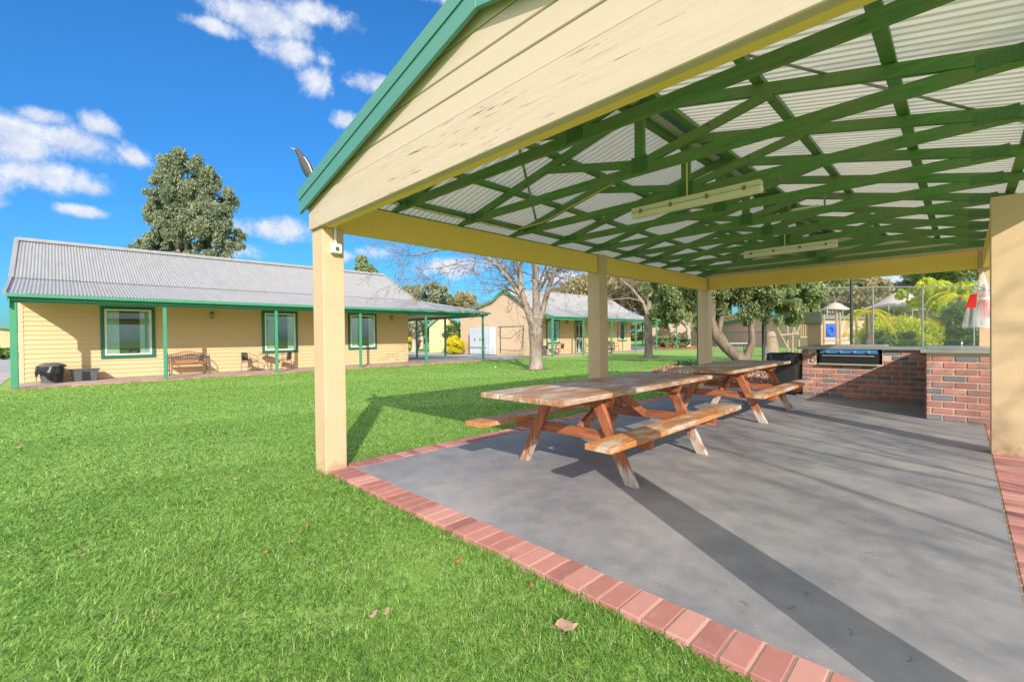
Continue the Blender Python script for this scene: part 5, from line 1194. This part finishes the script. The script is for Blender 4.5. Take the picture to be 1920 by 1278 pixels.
# ------------------------------------------------------------------ mulch beds
def bed_(name, poly, mat, label, n, seed):
    sheet(name, poly, ZL+.012, M['soil'], label)
    g = np.random.default_rng(seed); xs = [p[0] for p in poly]; ys_ = [p[1] for p in poly]; out = []
    def inside(x, y):
        c = False; j = len(poly)-1
        for i in range(len(poly)):
            xi, yi = poly[i]; xj, yj = poly[j]
            if (yi > y) != (yj > y) and x < (xj-xi)*(y-yi)/(yj-yi)+xi: c = not c
            j = i
        return c
    while len(out) < n:
        x, y = g.uniform(min(xs)-.15, max(xs)+.15), g.uniform(min(ys_), max(ys_))
        if inside(x, y): out.append((x, y, ZL+.012+abs(g.normal())*.02))
    C = np.array(out); a = g.normal(size=(n, 3)); a[:, 2] *= .4; a /= np.linalg.norm(a, axis=1)[:, None]; b = np.cross(a, g.normal(size=(n, 3))); b /= np.linalg.norm(b, axis=1)[:, None]
    s = g.uniform(.02, .05, n)[:, None]; V = np.stack([C-a*s-b*s*.4, C+a*s-b*s*.4, C+a*s+b*s*.4, C-a*s+b*s*.4], 1).reshape(-1, 3)
    o = fastmesh(name+'_chips', V, np.arange(4*n).reshape(n, 4), g.uniform(0, 1, n), M[mat]); tag(o, label.replace('bed', 'chips'), 'mulch', kind='stuff')
def blob_poly(pts, k=6, amp=.12, seed=0):
    R = random.Random(seed); out = []
    for (a, b) in zip(pts, pts[1:]+pts[:1]):
        for i in range(k): out.append((a[0]+(b[0]-a[0])*i/k+R.gauss(0, amp), a[1]+(b[1]-a[1])*i/k+R.gauss(0, amp)))
    return out
bed_('mulch_bed', blob_poly([(-4.62, 11.8), (-5.6, 12.3), (-7.4, 14.2), (-8.6, 16.6), (-9.2, 19.5), (-8.8, 22.0), (-6.0, 22.3), (-3.5, 21.0), (-1, 19), (-.6, 12.1)], 6, .08, 3), 'chip', 'brown bark mulch bed round the leaning tree', 16000, 3)
pA = [at(u, D) for u, D in ((1225, 42), (1312, 42), (1345, 50), (1225, 55))]
bed_('garden_bed', blob_poly([(q.x, q.y) for q in pA], 5, .2, 4), 'rust', 'rust red gravel bed beyond the far carport', 9000, 4)
# ring of bare earth round the trees
for u, D, r_ in ((1005, 18.6, .62), (1216, 27.4, .7)):
    p = at(u, D); sheet('bare_earth', [(p.x+r_*math.cos(k*.3)*(1+.15*math.sin(k*2.1)), p.y+r_*math.sin(k*.3)*(1+.15*math.cos(k*1.7))) for k in range(21)], ZL+.014, M['soil'], 'bare earth at the foot of the tree')
# ------------------------------------------------------------------ lawn blades
def on_paving(x, y):
    return ((x > -4.60) & (x < .46) & (y > 1.86)) | (x < -19.0)
def grass():
    g = np.random.default_rng(99); ds = []
    # target density per m2 falls with distance
    rings = [(.9, 2.2, 14000, .0040, .029), (2.2, 3.6, 9500, .0048, .029), (3.6, 5.6, 5200, .0062, .029), (5.6, 9.0, 2100, .0090, .031), (9.0, 15, 800, .014, .032), (15, 26, 240, .024, .034)]
    P = []; Wd = []; Hh = []
    for (a, b, den, w, h) in rings:
        hf = .93; n = int(den*(b*b-a*a)*hf)
        th = g.uniform(-hf, hf, n); r = np.sqrt(g.uniform(a*a, b*b, n))
        d0 = math.atan2(CF.y, CF.x); x = r*np.cos(d0-th); y = r*np.sin(d0-th)
        k = ~on_paving(x, y); x, y = x[k], y[k]
        k = (x < 1.2) | (r[:len(k)][k] < 6) if False else np.ones(len(x), bool)
        P.append(np.stack([x[k], y[k]], 1)); Wd.append(np.full(k.sum(), w)); Hh.append(np.full(k.sum(), h))
    P = np.concatenate(P); Wd = np.concatenate(Wd); Hh = np.concatenate(Hh); n = len(P)
    # tussock pattern from a few summed waves
    tus = .5+.5*(np.sin(P[:, 0]*7.1+np.sin(P[:, 1]*5.3)*1.5)*np.sin(P[:, 1]*6.3+np.sin(P[:, 0]*4.1)*1.7))
    tus2 = .5+.5*np.sin(P[:, 0]*1.7+np.sin(P[:, 1]*1.3)*2)*np.sin(P[:, 1]*2.1+1.1)
    h = Hh*(.6+.5*tus+.3*tus2)*g.uniform(.5, 1.45, n)
    # taller fringe along the paving edge
    dist = np.minimum(np.abs(P[:, 1]-1.86)+(P[:, 0] < -4.6)*9+(P[:, 0] > .46)*9, np.abs(P[:, 0]+4.6)+(P[:, 1] < 1.8)*9)
    h *= 1+.5*np.exp(-(dist/.07)**2)
    az = g.uniform(0, 2*PI, n); lean = g.uniform(.35, 1.9, n)
    dv = np.stack([np.cos(az), np.sin(az)], 1); sv = np.stack([-np.sin(az), np.cos(az)], 1)
    w = Wd*g.uniform(.6, 1.3, n)
    z0 = np.full(n, ZL-.003)
    def row(q, ww):
        c = P+dv*(h*lean*q*q)[:, None]; z = z0+h*(q-.25*lean*q*q)
        return np.concatenate([c-sv*(w*ww/2)[:, None], z[:, None]], 1), np.concatenate([c+sv*(w*ww/2)[:, None], z[:, None]], 1)
    a0, a1 = row(0, 1); b0, b1 = row(.55, .85); c0, c1 = row(1.0, .12)
    V = np.stack([a0, a1, b0, b1, c0, c1], 1).reshape(-1, 3); i = np.arange(n)[:, None]*6
    FA = np.concatenate([i+np.array([[0, 1, 3, 2]]), i+np.array([[2, 3, 5, 4]])], 1).reshape(-1, 4)
    rnd = np.clip(.43+g.normal(0, 1, n)*np.clip(.24-.012*np.hypot(P[:, 0], P[:, 1]), .07, .24)+.22*(tus2-.5)+.10*(tus-.5), 0, .93); dead = g.uniform(0, 1, n) < .03; rnd[dead] = 1
    o = fastmesh('grass', V, FA, np.repeat(rnd, 2), M['grass']); tag(o, 'short green lawn grass blades around the shelter', 'grass', kind='stuff')
grass()
# ------------------------------------------------------------------ fallen leaves
def leaf_mesh(name, s, seed, mat):
    R = random.Random(seed); mb = MB(); n = 9; vs = []; c = R.uniform(.15, .4)
    for i in range(n):
        q = i/(n-1); w = math.sin(PI*q**.8)*.34*(1+.12*math.sin(i*2.3+seed))+.01; x = q-.5
        for sg in (-1, 0, 1): vs.append((x*s, sg*w*s, (abs(sg)*.16*math.sin(q*4+seed)+c*(x*x)*1.3+.02*sg*math.sin(i))*s+.004))
    mb.add(vs, [(3*i+j, 3*i+j+1, 3*i+j+4, 3*i+j+3) for i in range(n-1) for j in range(2)])
    mb.tube([(-.5*s, 0, c*.33*s), (-.62*s, .03*s, c*.45*s), (-.74*s, .02*s, c*.4*s)], .008*s+.0006, 5)
    return mb.build(name, mat, None, smooth=70)
lv = leaf_mesh('fallen_leaf', .115, 1, M['leafbig']); lv.location = (-1.27, 1.60, ZL+.032); lv.rotation_euler = (.15, -.1, .9); lv.scale = (.9, .9, .55); tag(lv, 'large curled brown leaf lying on the grass near the brick edging', 'leaf')
prot = [leaf_mesh('fallen_leaf', .06, 3, M['dryleaf']), leaf_mesh('fallen_leaf', .055, 8, M['leafbig'])]
spots = [(575, 995), (440, 905), (560, 1010), (143, 852), (272, 893), (38, 842), (90, 775), (200, 760), (330, 745), (120, 745), (430, 735), (480, 765), (380, 720), (540, 730), (300, 800), (236, 826), (460, 838), (722, 765), (716, 772), (752, 760), (868, 752), (790, 712), (830, 705), (700, 712), (740, 700), (760, 722), (905, 722), (676, 742), (690, 728), (660, 705), (720, 715), (850, 730), (962, 722), (575, 1070), (500, 1045), (725, 1160), (860, 1060), (835, 1010), (995, 1110), (150, 1050), (320, 1130), (210, 960), (820, 838), (700, 1165), (655, 848), (640, 856)]
R = random.Random(4); used = [0, 0]
for i, (u, v) in enumerate(spots):
    d = ray(u, v); tt = (ZL-H)/d.z; q = Vector((0, 0, H))+d*tt; k = i % 2
    o = prot[k] if not used[k] else prot[k].copy()
    if used[k]: COL.objects.link(o)
    used[k] = 1; D = (q-Vector((0, 0, H))).length
    o.location = (q.x, q.y, ZL+.035); o.rotation_euler = (R.uniform(-.4, .4), R.uniform(-.4, .4), R.uniform(0, 6.3)); s = R.uniform(.6, 1.2)*(1 if D > 6 else .72); o.scale = (s, s, s)
    tag(o, 'small dry leaf lying on the green lawn' if k == 0 else 'small dull brown leaf lying on the green lawn', 'leaf', 'dry leaves scattered on the lawn')
# thin bits on the slab
for i, (u, v, a) in enumerate([(1330, 1107, .4), (1509, 1118, 1.2), (1400, 1137, 2.0), (1595, 1190, 1.4), (1475, 1140, .6), (1240, 1100, 2.5), (1620, 1035, .2), (1700, 1240, .9)]):
    d = ray(u, v); tt = -H/d.z; q = Vector((0, 0, H))+d*tt; mb = MB(); L = .05
    mb.tube([(q.x, q.y, .003), (q.x+L*.5*math.cos(a), q.y+L*.5*math.sin(a), .006), (q.x+L*math.cos(a+.5), q.y+L*math.sin(a+.5), .003)], .0012, 5)
    tag(mb.build('twig', M['dbark'], None), 'tiny dark twig lying on the concrete floor', 'twig', 'thin dark twigs scattered on the concrete')
mb = MB(); p = at(929, 19.6, 0); mb.ball((p.x, p.y, ZL+.045), .036, 16, 10); tag(mb.build('tennis_ball', M['ball'], None, smooth=80), 'yellow ball on the lawn left of the bare tree trunk', 'ball')
# ------------------------------------------------------------------ sun and sky
sun = bpy.data.lights.new('sun', 'SUN'); so = bpy.data.objects.new('sun', sun); COL.objects.link(so)
sd = Vector((1, -.67, .60)).normalized(); so.rotation_euler = sd.to_track_quat('Z', 'Y').to_euler(); so.location = (20, -15, 20)
sun.energy = 2.7; sun.angle = math.radians(.5); sun.color = (1, .92, .80)
w = bpy.data.worlds.new('World'); sc.world = w; w.use_nodes = True; nt = w.node_tree; bg = nt.nodes['Background']
sky = nt.nodes.new('ShaderNodeTexSky'); sky.sky_type = 'NISHITA'; sky.sun_disc = False; sky.sun_elevation = math.asin(sd.z); sky.sun_rotation = math.atan2(sd.x, sd.y); sky.air_density = 1.0; sky.dust_density = .6; sky.ozone_density = 2.5
hs0 = N(nt, 'ShaderNodeHueSaturation', Saturation=1.12, Value=0.66); nt.links.new(sky.outputs[0], hs0.inputs['Color'])
gz = nt.nodes.new('ShaderNodeTexCoord'); gs = nt.nodes.new('ShaderNodeSeparateXYZ'); nt.links.new(gz.outputs['Generated'], gs.inputs[0]); gr_ = nt.nodes.new('ShaderNodeMapRange'); nt.links.new(gs.outputs['Z'], gr_.inputs[0])
gr_.inputs[1].default_value = 0; gr_.inputs[2].default_value = .5; gr_.inputs[3].default_value = .42; gr_.inputs[4].default_value = .70; nt.links.new(gr_.outputs[0], hs0.inputs['Value'])
hs = nt.nodes.new('ShaderNodeMix'); hs.data_type = 'RGBA'; hs.blend_type = 'MULTIPLY'; hs.inputs[0].default_value = 1; nt.links.new(hs0.outputs[0], hs.inputs[6]); hs.inputs[7].default_value = (.27, .70, 1.0, 1)
def mth(op, a, b=None, c=None):
    n = nt.nodes.new('ShaderNodeMath'); n.operation = op
    for i, v in enumerate((a, b, c)):
        if v is None: continue
        if isinstance(v, (int, float)): n.inputs[i].default_value = v
        else: nt.links.new(v, n.inputs[i])
    return n.outputs[0]
tc = nt.nodes.new('ShaderNodeTexCoord'); sx = nt.nodes.new('ShaderNodeSeparateXYZ'); nt.links.new(tc.outputs['Generated'], sx.inputs[0])
azn = mth('ARCTAN2', sx.outputs['X'], sx.outputs['Y']); eln = mth('ARCSINE', sx.outputs['Z'])
cl = [(500, 38, 125, 38), (590, 30, 75, 30), (400, 50, 60, 18), (560, 100, 70, 34), (590, 150, 35, 40), (700, 158, 60, 22), (650, 225, 28, 18), (30, 265, 70, 55), (0, 240, 40, 45), (80, 215, 60, 18), (150, 270, 85, 38), (185, 235, 40, 26), (250, 295, 50, 24), (90, 330, 120, 34), (160, 350, 60, 20), (160, 396, 55, 13), (500, 428, 90, 24), (450, 428, 50, 22), (450, 468, 45, 18), (700, 472, 40, 16), (840, 500, 80, 22), (860, 0, 60, 14), (1060, 520, 80, 20), (1720, 520, 110, 18), (-60, 330, 80, 50), (640, 480, 30, 14)]
tot = None
for (u, v, ru, rv) in cl:
    d = ray(u, v).normalized(); a = math.atan2(d.x, d.y); e = math.asin(d.z)
    d2 = ray(u+ru, v).normalized(); d3 = ray(u, v-rv).normalized(); ra = abs(math.atan2(d2.x, d2.y)-a); re = abs(math.asin(d3.z)-e)
    A = mth('DIVIDE', mth('SUBTRACT', azn, a), ra); E_ = mth('DIVIDE', mth('SUBTRACT', eln, e), re)
    q = mth('SUBTRACT', 1.0, mth('SQRT', mth('ADD', mth('MULTIPLY', A, A), mth('MULTIPLY', E_, E_))))
    tot = q if tot is None else mth('SMOOTH_MAX', tot, q, .25)
nz = N(nt, 'ShaderNodeTexNoise', Scale=11, Detail=12, Roughness=.66, Distortion=.3); nt.links.new(tc.outputs['Generated'], nz.inputs['Vector'])
nz2 = N(nt, 'ShaderNodeTexNoise', Scale=28, Detail=8, Roughness=.65); nt.links.new(tc.outputs['Generated'], nz2.inputs['Vector'])
dn = mth('ADD', tot, mth('ADD', mth('MULTIPLY', mth('SUBTRACT', nz.outputs['Fac'], .5), 2.6), mth('MULTIPLY', mth('SUBTRACT', nz2.outputs['Fac'], .5), .9)))
dn = mth('MINIMUM', dn, mth('ADD', mth('MULTIPLY', tot, 3.0), .9))
mk = nt.nodes.new('ShaderNodeMapRange'); mk.interpolation_type = 'SMOOTHSTEP'; nt.links.new(dn, mk.inputs[0]); mk.inputs[1].default_value = -.2; mk.inputs[2].default_value = .75; mk.inputs[3].default_value = 0; mk.inputs[4].default_value = .93
sh_ = nt.nodes.new('ShaderNodeMapRange'); nt.links.new(nz2.outputs['Fac'], sh_.inputs[0]); sh_.inputs[1].default_value = .3; sh_.inputs[2].default_value = .65
ccol = nt.nodes.new('ShaderNodeMix'); ccol.data_type = 'RGBA'; nt.links.new(sh_.outputs[0], ccol.inputs[0]); ccol.inputs[6].default_value = (1.9, 2.2, 2.9, 1); ccol.inputs[7].default_value = (3.2, 3.25, 3.35, 1)
mx = nt.nodes.new('ShaderNodeMix'); mx.data_type = 'RGBA'; nt.links.new(mk.outputs[0], mx.inputs[0]); nt.links.new(hs.outputs[2], mx.inputs[6]); nt.links.new(ccol.outputs[2], mx.inputs[7])
# unseen broken bright cloud added behind the viewpoint to lift the ambient light
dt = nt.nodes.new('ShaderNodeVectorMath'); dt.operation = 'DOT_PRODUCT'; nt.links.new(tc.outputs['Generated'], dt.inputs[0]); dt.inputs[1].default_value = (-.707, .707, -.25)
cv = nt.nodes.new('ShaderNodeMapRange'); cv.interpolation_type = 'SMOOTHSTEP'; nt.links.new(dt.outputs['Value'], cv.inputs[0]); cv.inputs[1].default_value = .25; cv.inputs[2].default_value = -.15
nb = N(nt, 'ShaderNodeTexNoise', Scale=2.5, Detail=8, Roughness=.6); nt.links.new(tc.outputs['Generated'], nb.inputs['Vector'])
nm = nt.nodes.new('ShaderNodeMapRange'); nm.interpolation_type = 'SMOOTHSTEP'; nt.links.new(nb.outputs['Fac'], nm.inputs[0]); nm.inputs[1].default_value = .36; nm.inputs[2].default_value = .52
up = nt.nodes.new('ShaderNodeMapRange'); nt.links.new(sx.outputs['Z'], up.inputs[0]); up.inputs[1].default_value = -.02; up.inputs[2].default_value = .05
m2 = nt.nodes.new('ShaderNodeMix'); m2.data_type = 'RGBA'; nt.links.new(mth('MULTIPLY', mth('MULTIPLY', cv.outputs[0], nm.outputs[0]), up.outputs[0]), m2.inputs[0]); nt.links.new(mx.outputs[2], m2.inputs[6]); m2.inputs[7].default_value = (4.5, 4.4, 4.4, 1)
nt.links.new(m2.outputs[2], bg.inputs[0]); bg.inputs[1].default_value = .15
sc.view_settings.view_transform = 'Standard'; sc.view_settings.look = 'None'; sc.view_settings.gamma = 1; sc.view_settings.use_curve_mapping = False
sc.view_settings.exposure = 1.02
sc.render.engine = 'CYCLES'; sc.cycles.use_denoising = True
sc.cycles.max_bounces = 8; sc.cycles.diffuse_bounces = 4; sc.cycles.transparent_max_bounces = 16
